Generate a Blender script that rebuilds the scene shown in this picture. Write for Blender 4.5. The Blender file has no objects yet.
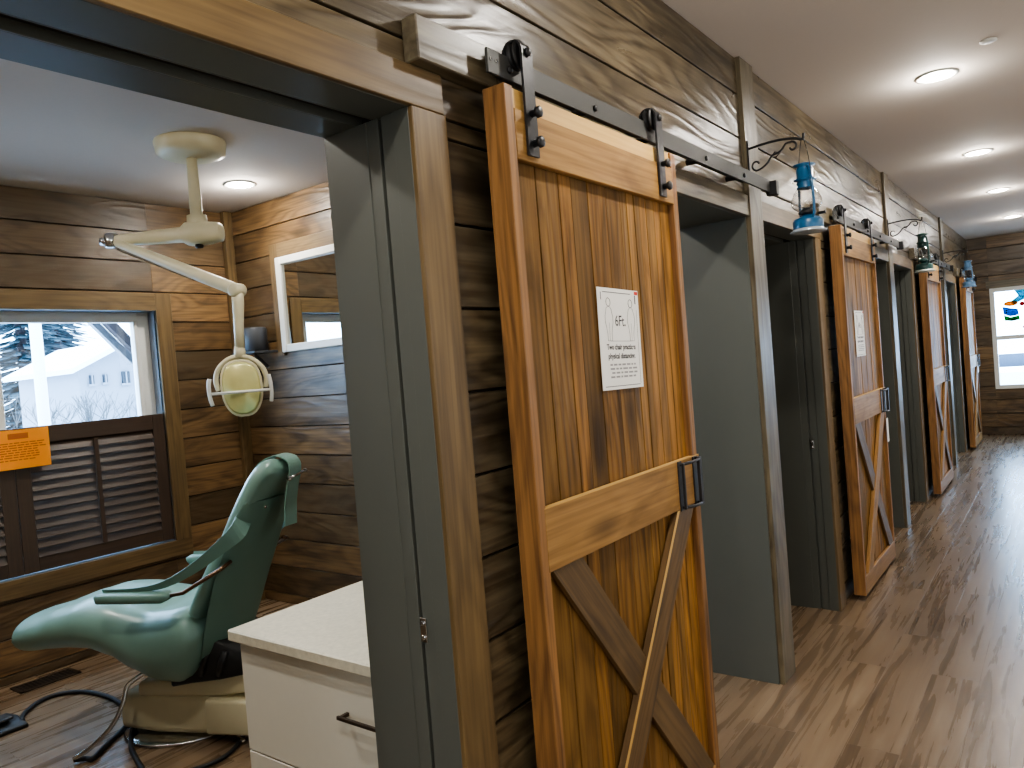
import bpy, math, random
from mathutils import Vector, Matrix
random.seed(7)
COL = bpy.context.scene.collection
PI = math.pi
PER = 3.14                      # one room every PER metres along the hall
HC = 2.75                       # hall ceiling
XE = -3.576                     # window wall of the treatment room
YE = 12.39                      # end wall

# ------------------------------------------------------------------ materials
def newmat(name):
    m = bpy.data.materials.new(name); m.use_nodes = True
    nt = m.node_tree; b = nt.nodes['Principled BSDF']
    return m, nt, b
def setin(b, **k):
    for n, v in k.items():
        n = n.replace('_', ' ')
        if n in b.inputs: b.inputs[n].default_value = v
def srgb(r, g, b):
    f = lambda c: (c/255/12.92) if c/255 <= .04045 else ((c/255+.055)/1.055)**2.4
    return (f(r), f(g), f(b), 1)
def plain(name, c, rough=.5, metal=0, noise=.12, nscale=30, bump=0, coat=0, spec=.5, emit=0, ecol=None):
    m, nt, b = newmat(name)
    N = nt.nodes; L = nt.links
    tc = N.new('ShaderNodeTexCoord'); nz = N.new('ShaderNodeTexNoise'); nz.inputs['Scale'].default_value = nscale
    nz.inputs['Detail'].default_value = 3
    L.new(tc.outputs['Object'], nz.inputs['Vector'])
    mx = N.new('ShaderNodeMix'); mx.data_type = 'RGBA'
    mx.inputs[6].default_value = tuple(x*(1-noise) for x in c[:3])+(1,)
    mx.inputs[7].default_value = tuple(min(1, x*(1+noise)) for x in c[:3])+(1,)
    L.new(nz.outputs['Fac'], mx.inputs[0]); L.new(mx.outputs[2], b.inputs['Base Color'])
    setin(b, Roughness=rough, Metallic=metal, Coat_Weight=coat, Specular_IOR_Level=spec)
    if coat: setin(b, Coat_Roughness=.2)
    if bump:
        bp = N.new('ShaderNodeBump'); bp.inputs['Strength'].default_value = bump; bp.inputs['Distance'].default_value = .01
        L.new(nz.outputs['Fac'], bp.inputs['Height']); L.new(bp.outputs[0], b.inputs['Normal'])
    if emit:
        b.inputs['Emission Color'].default_value = ecol or c; b.inputs['Emission Strength'].default_value = emit
    return m
def wood(name, c1, c2, c3, rough=.4, var=.5, bump=.25, ring=1.0, knot=.7, spec=.5, blotch=.35):
    """wood whose grain follows the per-board attribute wc (along, across, across)"""
    m, nt, b = newmat(name); N = nt.nodes; L = nt.links
    def node(t, **k):
        n = N.new(t)
        for a, v in k.items(): setattr(n, a, v)
        return n
    def math_(op, a, b_=None):
        n = node('ShaderNodeMath', operation=op)
        for i, x in enumerate((a, b_)):
            if x is None: continue
            if isinstance(x, (int, float)): n.inputs[i].default_value = x
            else: L.new(x, n.inputs[i])
        return n.outputs[0]
    at = node('ShaderNodeAttribute', attribute_name='wc'); rv = node('ShaderNodeAttribute', attribute_name='rv')
    def nz(scale, detail=2, dist=0):
        mp = node('ShaderNodeMapping'); mp.inputs['Scale'].default_value = scale
        L.new(at.outputs['Vector'], mp.inputs['Vector'])
        n = node('ShaderNodeTexNoise'); n.inputs['Scale'].default_value = 1; n.inputs['Detail'].default_value = detail
        n.inputs['Distortion'].default_value = dist
        L.new(mp.outputs[0], n.inputs['Vector']); return n.outputs['Fac']
    big = nz((.9, 5, 5), 1, .3)
    ringv = math_('SINE', math_('MULTIPLY', big, 75.0))
    ringv = math_('MULTIPLY', math_('ADD', ringv, 1.0), .5)
    ringv = math_('POWER', ringv, 1.8)
    fib = nz((2.2, 75, 75), 6, .4)
    blt = nz((2.6, 9, 9), 4, .8)
    mpk = node('ShaderNodeMapping'); mpk.inputs['Scale'].default_value = (1.7, 5.0, 5.0)
    L.new(at.outputs['Vector'], mpk.inputs['Vector'])
    vk = node('ShaderNodeTexVoronoi'); vk.inputs['Scale'].default_value = 1.0
    L.new(mpk.outputs[0], vk.inputs['Vector'])
    kn = node('ShaderNodeMapRange'); kn.inputs[1].default_value = .07; kn.inputs[2].default_value = .22
    kn.inputs[3].default_value = 1; kn.inputs[4].default_value = 0; L.new(vk.outputs['Distance'], kn.inputs[0])
    def mix(f, a, c, mode='MIX'):
        n = node('ShaderNodeMix', data_type='RGBA', blend_type=mode)
        for i, x in ((0, f), (6, a), (7, c)):
            if isinstance(x, (int, float, tuple)): n.inputs[i].default_value = x
            else: L.new(x, n.inputs[i])
        return n.outputs[2]
    base = mix(math_('FRACT', math_('MULTIPLY', rv.outputs['Fac'], 7.31)), c1, c3)
    f = math_('ADD', math_('MULTIPLY', ringv, .45*ring), math_('MULTIPLY', math_('SUBTRACT', fib, .38), 2.2))
    n = node('ShaderNodeClamp'); L.new(f, n.inputs[0]); f = n.outputs[0]
    base = mix(f, base, c2)
    bl = node('ShaderNodeMapRange'); bl.inputs[1].default_value = .48; bl.inputs[2].default_value = .68
    L.new(blt, bl.inputs[0])
    dark = tuple(x*.35 for x in c2[:3])+(1,)
    base = mix(math_('MULTIPLY', bl.outputs[0], blotch), base, dark)
    base = mix(math_('MULTIPLY', kn.outputs[0], knot), base, tuple(x*.25 for x in c2[:3])+(1,))
    val = math_('ADD', math_('MULTIPLY', rv.outputs['Fac'], var), 1-var/2)
    hs = node('ShaderNodeHueSaturation'); L.new(base, hs.inputs['Color']); L.new(val, hs.inputs['Value'])
    L.new(hs.outputs[0], b.inputs['Base Color'])
    rr = node('ShaderNodeMapRange'); rr.inputs[3].default_value = rough-.08; rr.inputs[4].default_value = rough+.15
    L.new(blt, rr.inputs[0]); L.new(rr.outputs[0], b.inputs['Roughness'])
    h = math_('ADD', math_('MULTIPLY', ringv, .5*ring), math_('ADD', math_('MULTIPLY', fib, .4), math_('MULTIPLY', big, 5.0)))
    bp = node('ShaderNodeBump'); bp.inputs['Strength'].default_value = bump; bp.inputs['Distance'].default_value = .004
    L.new(h, bp.inputs['Height']); L.new(bp.outputs[0], b.inputs['Normal'])
    setin(b, Specular_IOR_Level=spec)
    return m
def glassmat(name, tint=(.95, .98, 1, 1), refl=.08):
    m, nt, b = newmat(name); N = nt.nodes; L = nt.links
    N.remove(b); out = N['Material Output']
    t = N.new('ShaderNodeBsdfTransparent'); t.inputs[0].default_value = tint
    g = N.new('ShaderNodeBsdfGlossy'); g.inputs['Roughness'].default_value = .03
    fr = N.new('ShaderNodeLayerWeight'); fr.inputs[0].default_value = .35
    ad = N.new('ShaderNodeMath'); ad.operation = 'MULTIPLY_ADD'; ad.inputs[1].default_value = .45; ad.inputs[2].default_value = refl*.4; L.new(fr.outputs['Facing'], ad.inputs[0])
    mx = N.new('ShaderNodeMixShader'); L.new(ad.outputs[0], mx.inputs[0]); L.new(t.outputs[0], mx.inputs[1]); L.new(g.outputs[0], mx.inputs[2])
    L.new(mx.outputs[0], out.inputs[0]); return m
def floor_mat():
    m, nt, b = newmat('vinyl_plank'); N = nt.nodes; L = nt.links
    tc = N.new('ShaderNodeTexCoord'); mp = N.new('ShaderNodeMapping'); mp.inputs['Rotation'].default_value = (0, 0, PI/2)
    L.new(tc.outputs['Object'], mp.inputs[0])
    br = N.new('ShaderNodeTexBrick'); L.new(mp.outputs[0], br.inputs['Vector'])
    br.inputs['Scale'].default_value = 1; br.inputs['Brick Width'].default_value = 1.22; br.inputs['Row Height'].default_value = .18
    br.inputs['Mortar Size'].default_value = .0015; br.inputs['Mortar Smooth'].default_value = .3; br.offset = .37
    br.inputs['Color1'].default_value = (0, 0, 0, 1); br.inputs['Color2'].default_value = (1, 1, 1, 1); br.inputs['Mortar'].default_value = (.5, .5, .5, 1)
    mp2 = N.new('ShaderNodeMapping'); mp2.inputs['Scale'].default_value = (26, 1.5, 1); L.new(tc.outputs['Object'], mp2.inputs[0])
    add = N.new('ShaderNodeVectorMath'); add.operation = 'ADD'; L.new(mp2.outputs[0], add.inputs[0])
    sc = N.new('ShaderNodeVectorMath'); sc.operation = 'SCALE'; sc.inputs['Scale'].default_value = 9; L.new(br.outputs['Color'], sc.inputs[0]); L.new(sc.outputs[0], add.inputs[1])
    nz = N.new('ShaderNodeTexNoise'); nz.inputs['Scale'].default_value = 1; nz.inputs['Detail'].default_value = 5; nz.inputs['Distortion'].default_value = .6; L.new(add.outputs[0], nz.inputs['Vector'])
    mp3 = N.new('ShaderNodeMapping'); mp3.inputs['Scale'].default_value = (5, .8, 1); L.new(tc.outputs['Object'], mp3.inputs[0])
    nb = N.new('ShaderNodeTexNoise'); nb.inputs['Scale'].default_value = 1; nb.inputs['Detail'].default_value = 3; L.new(mp3.outputs[0], nb.inputs['Vector'])
    cr = N.new('ShaderNodeValToRGB'); L.new(nz.outputs['Fac'], cr.inputs[0])
    e = cr.color_ramp.elements; e[0].position = .3; e[0].color = srgb(90, 75, 60); e[1].position = .72; e[1].color = srgb(140, 121, 99)
    x = cr.color_ramp.elements.new(.5); x.color = srgb(120, 101, 80)
    mx = N.new('ShaderNodeMix'); mx.data_type = 'RGBA'; mx.blend_type = 'MULTIPLY'; mx.inputs[0].default_value = .55
    L.new(cr.outputs[0], mx.inputs[6])
    cr2 = N.new('ShaderNodeValToRGB'); cr2.color_ramp.elements[0].position = .3; cr2.color_ramp.elements[0].color = (.62, .58, .56, 1); cr2.color_ramp.elements[1].position = .7
    L.new(nb.outputs['Fac'], cr2.inputs[0]); L.new(cr2.outputs[0], mx.inputs[7])
    hs = N.new('ShaderNodeHueSaturation'); L.new(mx.outputs[2], hs.inputs['Color'])
    vr = N.new('ShaderNodeMapRange'); vr.inputs[3].default_value = .85; vr.inputs[4].default_value = 1.2; L.new(br.outputs['Color'], vr.inputs[0]); L.new(vr.outputs[0], hs.inputs['Value'])
    L.new(hs.outputs[0], b.inputs['Base Color'])
    rg = N.new('ShaderNodeMapRange'); rg.inputs[1].default_value = .3; rg.inputs[2].default_value = .7; rg.inputs[3].default_value = .24; rg.inputs[4].default_value = .32
    L.new(nz.outputs['Fac'], rg.inputs[0]); L.new(rg.outputs[0], b.inputs['Roughness'])
    bp = N.new('ShaderNodeBump'); bp.inputs['Strength'].default_value = .45; bp.inputs['Distance'].default_value = .002; setin(b, Coat_Weight=.0)
    m2 = N.new('ShaderNodeMath'); m2.operation = 'SUBTRACT'; L.new(nz.outputs['Fac'], m2.inputs[0]); L.new(br.outputs['Fac'], m2.inputs[1])
    L.new(m2.outputs[0], bp.inputs['Height']); L.new(bp.outputs[0], b.inputs['Normal'])
    return m

W_WALL = wood('stained_wall_board', srgb(112, 98, 74), srgb(66, 55, 40), srgb(104, 94, 76), rough=.28, var=.45, bump=.55, ring=1.1, blotch=.75, spec=.5)
W_ROOM = wood('room_wall_board', srgb(128, 100, 66), srgb(78, 60, 40), srgb(86, 74, 56), rough=.38, var=.6, bump=.5, ring=.9, blotch=.65)
W_CASE = wood('casing_wood', srgb(120, 98, 64), srgb(84, 66, 42), srgb(110, 92, 66), rough=.4, var=.25, bump=.2, ring=.6, blotch=.25, knot=.4)
W_POST = wood('post_wood', srgb(108, 98, 76), srgb(74, 64, 48), srgb(108, 98, 78), rough=.36, var=.2, bump=.35, ring=.8, blotch=.5, knot=.6)
W_DOOR = wood('barn_door_board', srgb(168, 120, 62), srgb(92, 66, 34), srgb(118, 92, 52), rough=.5, var=.6, bump=.4, ring=.7, blotch=.45, knot=.7, spec=.15)
W_SIDE = wood('barn_door_edge', srgb(164, 118, 68), srgb(92, 62, 34), srgb(140, 100, 56), rough=.5, var=.2, bump=.3, ring=.7, blotch=.25, knot=.7)
W_RAIL = wood('barn_door_rail', srgb(166, 128, 76), srgb(118, 86, 48), srgb(152, 116, 70), rough=.48, var=.15, bump=.15, ring=.3, blotch=.4, knot=.7, spec=.25)
W_BRACE = wood('barn_door_brace', srgb(112, 86, 54), srgb(70, 53, 33), srgb(112, 88, 56), rough=.45, var=.2, bump=.2, ring=.5, blotch=.3, knot=.3)
W_PALE = wood('fresh_cut_edge', srgb(210, 172, 104), srgb(190, 146, 78), srgb(210, 172, 104), rough=.5, var=.1, bump=.1, ring=.2, blotch=.05, knot=0)
W_SHUT = wood('shutter_wood', srgb(66, 52, 42), srgb(52, 40, 32), srgb(72, 58, 46), rough=.4, var=.25, bump=.1, ring=.2, blotch=.1, knot=0)
GRAY = plain('grey_satin_paint', srgb(86, 88, 82), rough=.36, noise=.04, nscale=8)
DGRAY = plain('dark_door_slot', srgb(34, 35, 34), rough=.6)
PAINT = plain('ceiling_paint', srgb(200, 190, 180), rough=.85, noise=.02, nscale=60, bump=.05)
WALLP = plain('wall_paint', srgb(168, 158, 142), rough=.8, noise=.03)
CORE = plain('wall_core', srgb(42, 32, 24), rough=.9)
IRON = plain('black_iron', srgb(46, 46, 48), rough=.42, metal=.3, noise=.15, bump=.1)
TRACKM = plain('grey_steel_track', srgb(72, 72, 70), rough=.55, metal=.1, spec=.25, noise=.08)
BLACKP = plain('black_rubber', srgb(24, 24, 25), rough=.55)
CHROME = plain('chrome', srgb(205, 205, 205), rough=.18, metal=1, noise=.03)
TEAL = plain('teal_vinyl', srgb(122, 156, 146), rough=.36, noise=.07, nscale=5, coat=.15)
TEALD = plain('dark_teal_vinyl', srgb(102, 134, 124), rough=.45, noise=.07, nscale=5)
IVORY = plain('ivory_plastic', srgb(206, 198, 166), rough=.4, noise=.03)
WHITEC = plain('white_cabinet', srgb(222, 218, 204), rough=.4, noise=.02)
STONE = plain('speckled_counter', srgb(214, 208, 188), rough=.3, noise=.22, nscale=70)
WVIN = plain('white_window_vinyl', srgb(220, 220, 214), rough=.35, noise=.02)
GVIN = plain('grey_window_recess', srgb(120, 128, 138), rough=.5, noise=.03)
PAPER = plain('white_paper', srgb(238, 236, 230), rough=.6, noise=.02)
INK = plain('black_ink', srgb(60, 58, 60), rough=.7)
INKG = plain('grey_ink', srgb(150, 148, 148), rough=.7)
INKR = plain('red_ink', srgb(200, 60, 50), rough=.7)
ORANGE = plain('orange_paper', srgb(246, 152, 40), rough=.6, noise=.03)
INKO = plain('brown_ink', srgb(176, 96, 40), rough=.7)
BLUE = plain('blue_enamel', srgb(34, 92, 132), rough=.3, noise=.25, nscale=14, coat=.3)
BLUED = plain('steel_blue_enamel', srgb(96, 132, 166), rough=.3, noise=.2, nscale=14, coat=.3)
GREEN = plain('dark_green_enamel', srgb(40, 74, 72), rough=.3, noise=.3, nscale=14, coat=.3)
GWHITE = plain('pale_chipped_enamel', srgb(196, 206, 200), rough=.4, noise=.3, nscale=20)
RIM = plain('pale_rim', srgb(206, 214, 220), rough=.25, noise=.1, metal=.4)
LAMPG = glassmat('lamp_glass', (.86, .85, .83, 1), .2)
PANE = glassmat('window_glass')
REFL = plain('lamp_reflector', srgb(232, 226, 160), rough=.22, metal=.3, noise=.25, nscale=12, coat=.8)
MIRR = plain('mirror_silver', srgb(230, 232, 228), rough=.01, metal=1, noise=0)
EMIT = plain('downlight_glow', (1, .93, .82, 1), emit=60, ecol=(1, .93, .82, 1))
SPK = plain('charcoal_plastic', srgb(58, 60, 64), rough=.4)
SNOW = plain('snow', (.9, .93, 1, 1), rough=.9, noise=.04, nscale=.5)
HOUSEM = plain('pale_siding', (.12, .13, .15, 1), rough=.8, noise=.03)
ROOFM = plain('snowy_roof', (.7, .78, .9, 1), rough=.8)
HWIN = plain('house_window', (.002, .005, .01, 1), rough=.7)
TREEM = plain('frosted_conifer', (.012, .04, .055, 1), rough=.9, noise=.7, nscale=2.5)
TWIG = plain('pale_twigs', (.03, .03, .03, 1), rough=.9)
BRACEM = plain('porch_timber', (.03, .02, .022, 1), rough=.8, noise=.2)
BLUEF = plain('blue_grey_fence', (.03, .04, .06, 1), rough=.8)
FLOOR = floor_mat()

# ------------------------------------------------------------------ mesh builder
class MB:
    def __init__(s): s.v = []; s.f = []; s.wc = []; s.rv = []; s.mi = []; s.sm = []
    def raw(s, vs, fs, wcs=None, rv=None, m=0, smooth=False):
        o = len(s.v); s.v += [tuple(v) for v in vs]
        r = random.random() if rv is None else rv
        off = Vector((random.uniform(0, 40), random.uniform(0, 40), random.uniform(0, 40)))
        s.wc += [tuple((Vector(w)+off)) for w in (wcs or vs)]
        s.rv += [r]*len(vs)
        for f in fs: s.f.append([i+o for i in f]); s.mi.append(m); s.sm.append(smooth)
    def obox(s, c, X, Y, Z, size, grain=0, rv=None, m=0):
        c = Vector(c); ax = [Vector(a).normalized() for a in (X, Y, Z)]; h = [q/2 for q in size]
        order = {0: (0, 1, 2), 1: (1, 0, 2), 2: (2, 0, 1)}[grain]
        vs = []; ws = []
        for i in (-1, 1):
            for j in (-1, 1):
                for k in (-1, 1):
                    l = (i*h[0], j*h[1], k*h[2]); vs.append(c+ax[0]*l[0]+ax[1]*l[1]+ax[2]*l[2]); ws.append([l[q] for q in order])
        fs = [(0, 1, 3, 2), (4, 6, 7, 5), (0, 4, 5, 1), (2, 3, 7, 6), (0, 2, 6, 4), (1, 5, 7, 3)]
        if ax[0].cross(ax[1]).dot(ax[2]) < 0: fs = [f[::-1] for f in fs]
        s.raw(vs, fs, ws, rv, m); return s
    def box(s, x0, x1, y0, y1, z0, z1, grain=0, rv=None, m=0):
        if x1-x0 < 1e-6 or y1-y0 < 1e-6 or z1-z0 < 1e-6: return s
        return s.obox(((x0+x1)/2, (y0+y1)/2, (z0+z1)/2), (1, 0, 0), (0, 1, 0), (0, 0, 1), (x1-x0, y1-y0, z1-z0), grain, rv, m)
    def bar(s, p, q, w, t, up=(0, 0, 1), rv=None, m=0):
        p = Vector(p); q = Vector(q); d = (q-p); u = Vector(up); n = d.cross(u).normalized(); u2 = n.cross(d).normalized()
        return s.obox((p+q)/2, d, n, u2, (d.length, t, w), 0, rv, m)
    def tube(s, pts, r, n=8, closed=False, m=0, flat=1.0, caps=True, upv=None):
        P = [Vector(p) for p in pts]; R = r if isinstance(r, (list, tuple)) else [r]*len(P)
        vs = []; fs = []; prev = None
        for i, p in enumerate(P):
            if closed: t = P[(i+1) % len(P)]-P[i-1]
            else: t = P[min(i+1, len(P)-1)]-P[max(i-1, 0)]
            t.normalize()
            if prev is None:
                a = Vector(upv) if upv else (Vector((0, 0, 1)) if abs(t.z) < .9 else Vector((1, 0, 0)))
                u = (a-t*a.dot(t)).normalized()
            else:
                u = (prev-t*prev.dot(t)); u = u.normalized() if u.length > 1e-6 else t.orthogonal().normalized()
            prev = u; w = t.cross(u)
            for k in range(n):
                a = 2*PI*k/n; vs.append(p+(u*math.cos(a)*flat+w*math.sin(a))*R[i])
        cnt = len(P)
        for i in range(cnt if closed else cnt-1):
            j = (i+1) % cnt
            for k in range(n): fs.append((i*n+k, i*n+(k+1) % n, j*n+(k+1) % n, j*n+k))
        if not closed and caps: fs.append(tuple(range(n))[::-1]); fs.append(tuple((cnt-1)*n+k for k in range(n)))
        s.raw(vs, fs, m=m, smooth=True); return s
    def lathe(s, prof, c=(0, 0, 0), n=24, axis=(0, 0, 1), m=0, caps=True):
        c = Vector(c); A = Vector(axis).normalized(); U = A.orthogonal().normalized(); W = A.cross(U)
        vs = []; fs = []
        for r, z in prof:
            for k in range(n):
                a = 2*PI*k/n; vs.append(c+A*z+(U*math.cos(a)+W*math.sin(a))*max(r, 1e-4))
        for i in range(len(prof)-1):
            for k in range(n): fs.append((i*n+k, i*n+(k+1) % n, (i+1)*n+(k+1) % n, (i+1)*n+k))
        if caps: fs.append(tuple(range(n))[::-1]); fs.append(tuple((len(prof)-1)*n+k for k in range(n)))
        s.raw(vs, fs, m=m, smooth=True); return s
    def prism(s, poly, o, U, V, d, m=0, smooth=False, rv=None):
        o = Vector(o); U = Vector(U); V = Vector(V); d = Vector(d); n = len(poly)
        a = [o+U*x+V*y for x, y in poly]; vs = a+[p+d for p in a]
        ws = [(y, x, 0) for x, y in poly]+[(y, x, d.length) for x, y in poly]
        fs = [tuple(range(n))[::-1], tuple(range(n, 2*n))]+[(i, (i+1) % n, n+(i+1) % n, n+i) for i in range(n)]
        s.raw(vs, fs, ws, rv, m, smooth); return s
    def loft(s, secs, m=0, caps=True):
        n = len(secs[0]); vs = [p for q in secs for p in q]; fs = []
        for i in range(len(secs)-1):
            for k in range(n): fs.append((i*n+k, i*n+(k+1) % n, (i+1)*n+(k+1) % n, (i+1)*n+k))
        if caps: fs.append(tuple(range(n))[::-1]); fs.append(tuple((len(secs)-1)*n+k for k in range(n)))
        s.raw(vs, fs, m=m, smooth=True); return s
    def build(s, name, mats, parent=None, loc=None, bevel=0, subsurf=0):
        me = bpy.data.meshes.new(name)
        base = Vector((0, 0, 0))
        if parent is not None: base = world_loc(parent)
        if loc is not None: org = Vector(loc)
        else: org = base
        me.from_pydata([tuple(Vector(v)-org) for v in s.v], [], s.f)
        a = me.attributes.new('wc', 'FLOAT_VECTOR', 'POINT'); a.data.foreach_set('vector', [x for w in s.wc for x in w])
        a = me.attributes.new('rv', 'FLOAT', 'POINT'); a.data.foreach_set('value', s.rv)
        for mt in (mats if isinstance(mats, (list, tuple)) else [mats]): me.materials.append(mt)
        me.polygons.foreach_set('material_index', s.mi); me.polygons.foreach_set('use_smooth', s.sm)
        me.update()
        o = bpy.data.objects.new(name, me); COL.objects.link(o)
        if parent is not None: o.parent = parent
        o.location = org-base
        if bevel:
            b = o.modifiers.new('b', 'BEVEL'); b.width = bevel; b.segments = 1; b.limit_method = 'ANGLE'
        if subsurf:
            q = o.modifiers.new('s', 'SUBSURF'); q.levels = subsurf; q.render_levels = subsurf
        return o
def world_loc(o):
    v = Vector((0, 0, 0))
    while o is not None: v = v+Vector(o.location); o = o.parent
    return v
def thing(name, label, cat, loc, group=None):
    o = bpy.data.objects.new(name, None); COL.objects.link(o); o.empty_display_size = .1
    o.location = loc; o['label'] = label; o['category'] = cat
    if group: o['group'] = group
    return o
def tag(o, label, cat, group=None, kind=None):
    o['label'] = label; o['category'] = cat
    if group: o['group'] = group
    if kind: o['kind'] = kind
    return o
def struct(name, mb, mats, label=None, cat=None, parent=None, **k):
    o = mb.build(name, mats, parent, **k)
    if parent is None:
        o['kind'] = 'structure'
        if label: o['label'] = label; o['category'] = cat or name.split('_')[0]
    return o
def smooth_path(pts, n=8):
    P = [Vector(p) for p in pts]; out = []
    for i in range(len(P)-1):
        a, b, c, d = P[max(i-1, 0)], P[i], P[i+1], P[min(i+2, len(P)-1)]
        for k in range(n):
            t = k/n; out.append(.5*((2*b)+(c-a)*t+(2*a-5*b+4*c-d)*t*t+(3*b-a-3*c+d)*t**3))
    out.append(P[-1]); return out
def text_faces(s, size, bold=0):
    cu = bpy.data.curves.new('t', 'FONT'); cu.body = s; cu.size = size; cu.align_x = 'CENTER'; cu.offset = bold
    o = bpy.data.objects.new('t', cu); COL.objects.link(o)
    dg = bpy.context.evaluated_depsgraph_get(); dg.update()
    me = bpy.data.meshes.new_from_object(o.evaluated_get(dg))
    vs = [tuple(v.co) for v in me.vertices]; fs = [tuple(p.vertices) for p in me.polygons]
    bpy.data.objects.remove(o); bpy.data.curves.remove(cu); bpy.data.meshes.remove(me)
    return vs, fs
def put_text(mb, s, o, U, V, size, m=0, bold=0, xs=1):
    vs, fs = text_faces(s, size, bold); o = Vector(o); U = Vector(U); V = Vector(V)
    mb.raw([o+U*x*xs+V*y for x, y, z in vs], fs, m=m)

# board wall helper: boards on a plane; u axis = along, z up
def board_rows(z0, z1, zs):
    cuts = [z0]+[z for z in zs if z0+.015 < z < z1-.015]+[z1]
    return list(zip(cuts[:-1], cuts[1:]))
HALLZ = [2.207+.191*k for k in range(-12, 4)]
ROOMZ = [2.34+.191*k for k in range(-13, 3)]
G = .0035
rowrv = {}
def boards_y(mb, x0, x1, ya, yb, z0, z1, zs, maxlen=9):
    for a, b in board_rows(z0, z1, zs):
        mb.box(x0, x1, ya, yb, a+G, b-G, grain=1, rv=random.random())
def boards_x(mb, y0, y1, xa, xb, z0, z1, zs):
    for a, b in board_rows(z0, z1, zs):
        mb.box(xa, xb, y0, y1, a+G, b-G, grain=0, rv=random.random())

TH = .265
# ------------------------------------------------------------------ structure
struct('floor', MB().box(XE-.3, 3.0, -3.2, YE+.2, -.1, 0), FLOOR, 'wood-look plank floor running the length of the hall and into the rooms', 'floor')
struct('ceiling', MB().box(-TH, 3.0, -3.2, YE+.2, HC, HC+.1), PAINT, 'smooth painted hall ceiling with round recessed lights', 'ceiling')
struct('ceiling_room', MB().box(XE-.2, -TH, -3.2, YE+.2, 2.72, 2.82), PAINT, 'white ceiling of the treatment room', 'ceiling')
struct('wall_right', MB().box(2.55, 2.7, -3.2, YE+.2, 0, HC), WALLP, 'plain painted hall wall facing the sliding doors', 'wall')
struct('wall_back', MB().box(-TH, 2.7, -3.2, -3.05, 0, HC), WALLP, 'plain painted wall behind the viewer', 'wall')

# hall wall: boards + core.  A-opening y .31-1.19, B-opening 2.38-3.28 (mod PER); post 3.28-3.45
OH = 2.06
wl = MB(); core = MB(); jm = MB()
ops = []
for k in range(-1, 4):
    o = k*PER; ops.append((o+.31, o+1.19))
    if o+3.28 < YE: ops.append((o+2.38, o+3.28))
ops = [(a, b) for a, b in ops if a < YE-.3]
y = -3.05; solids = []
for a, b in ops:
    if a > y: solids.append((y, a))
    y = b
solids.append((y, YE))
for a, b in solids:
    core.box(-TH+.018, -.018, a+.02, b-.02 if b < YE else b, 0, OH+.02)
    boards_y(wl, -.018, 0, a+.002, b-.002, 0, OH, HALLZ)
    boards_y(wl, -TH, -TH+.018, a+.02, b-.02, 0, OH, ROOMZ)
core.box(-TH+.018, -.018, -3.05, YE, OH+.02, HC)
ys = [-3.05]+[k*PER+.225 for k in range(0, 4)]+[YE]
for a, b in zip(ys[:-1], ys[1:]):
    boards_y(wl, -.018, 0, a, b, OH, HC, HALLZ)
boards_y(wl, -TH, -TH+.018, -3.05, YE, OH+.02, 2.72, ROOMZ)
w = struct('wall_left', wl, W_WALL, 'rustic horizontal board wall along the left side of the hall', 'wall', bevel=.0015)
c = core.build('wall_core', CORE, w)
# grey jambs, one frame per opening
tn = 0
for k in range(-1, 4):
    for ty in 'AB':
        o = k*PER
        a, b = (o+.31, o+1.19) if ty == 'A' else (o+2.38, o+3.28)
        if b > YE or (k < 0 and ty == 'A'): continue
        tn += 1; j = MB()
        if ty == 'A':
            for s, yy in ((-1, a), (1, b)):
                def jb(x0, x1, t0, t1):
                    lo, hi = (yy-t1, yy-t0) if s < 0 else (yy+t0, yy+t1)
                    j.box(x0, x1, lo, hi, 0, OH)
                jb(-TH-.005, -.092, 0, .02); jb(-.082, -.045, 0, .02); jb(-.043, .004, -.004, .02); jb(-.092, -.082, .012, .02)
                jb(-.13, -.128, -.002, .001)
            if k > 0: j.box(-.95, -TH-.005, b, b+.03, 0, 2.72)
            j.box(-TH-.005, -.165, a-.02, b+.02, OH, OH+.02); j.box(-.165, -.105, a, b, OH+.028, OH+.034, m=1)
            j.box(-.165, -.16, a-.02, b+.02, OH, OH+.034); j.box(-.11, -.105, a, b, OH, OH+.034)
            j.box(-.105, .004, a-.02, b+.02, OH, OH+.02)
        else:
            j.box(-1.0, -.002, b-.004, b+.02, 0, OH); j.box(-TH-.05, -.002, a-.02, a, 0, OH)
            j.box(-TH-.05, -.002, a-.02, b+.02, OH, OH+.02)
            j.box(-1.0, -TH, b-.004, b+.02, OH, 2.72)
        lab = {(0, 'A'): 'dark grey door frame of the nearest opening into the treatment room', (0, 'B'): 'dark grey frame of the opening beside the first sliding door', (1, 'A'): 'dark grey door frame below the bright blue lantern', (1, 'B'): 'dark grey frame of the opening beside the second sliding door'}.get((k, ty))
        struct('door_%d' % tn, j, [GRAY, DGRAY], lab or 'dark grey frame of an opening farther down the hall, %s the %s sliding door' % ('beside' if ty == 'B' else 'just before', {2: 'third', 3: 'fourth', -1: 'hidden'}[k]), 'door frame', bevel=.0015)
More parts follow.
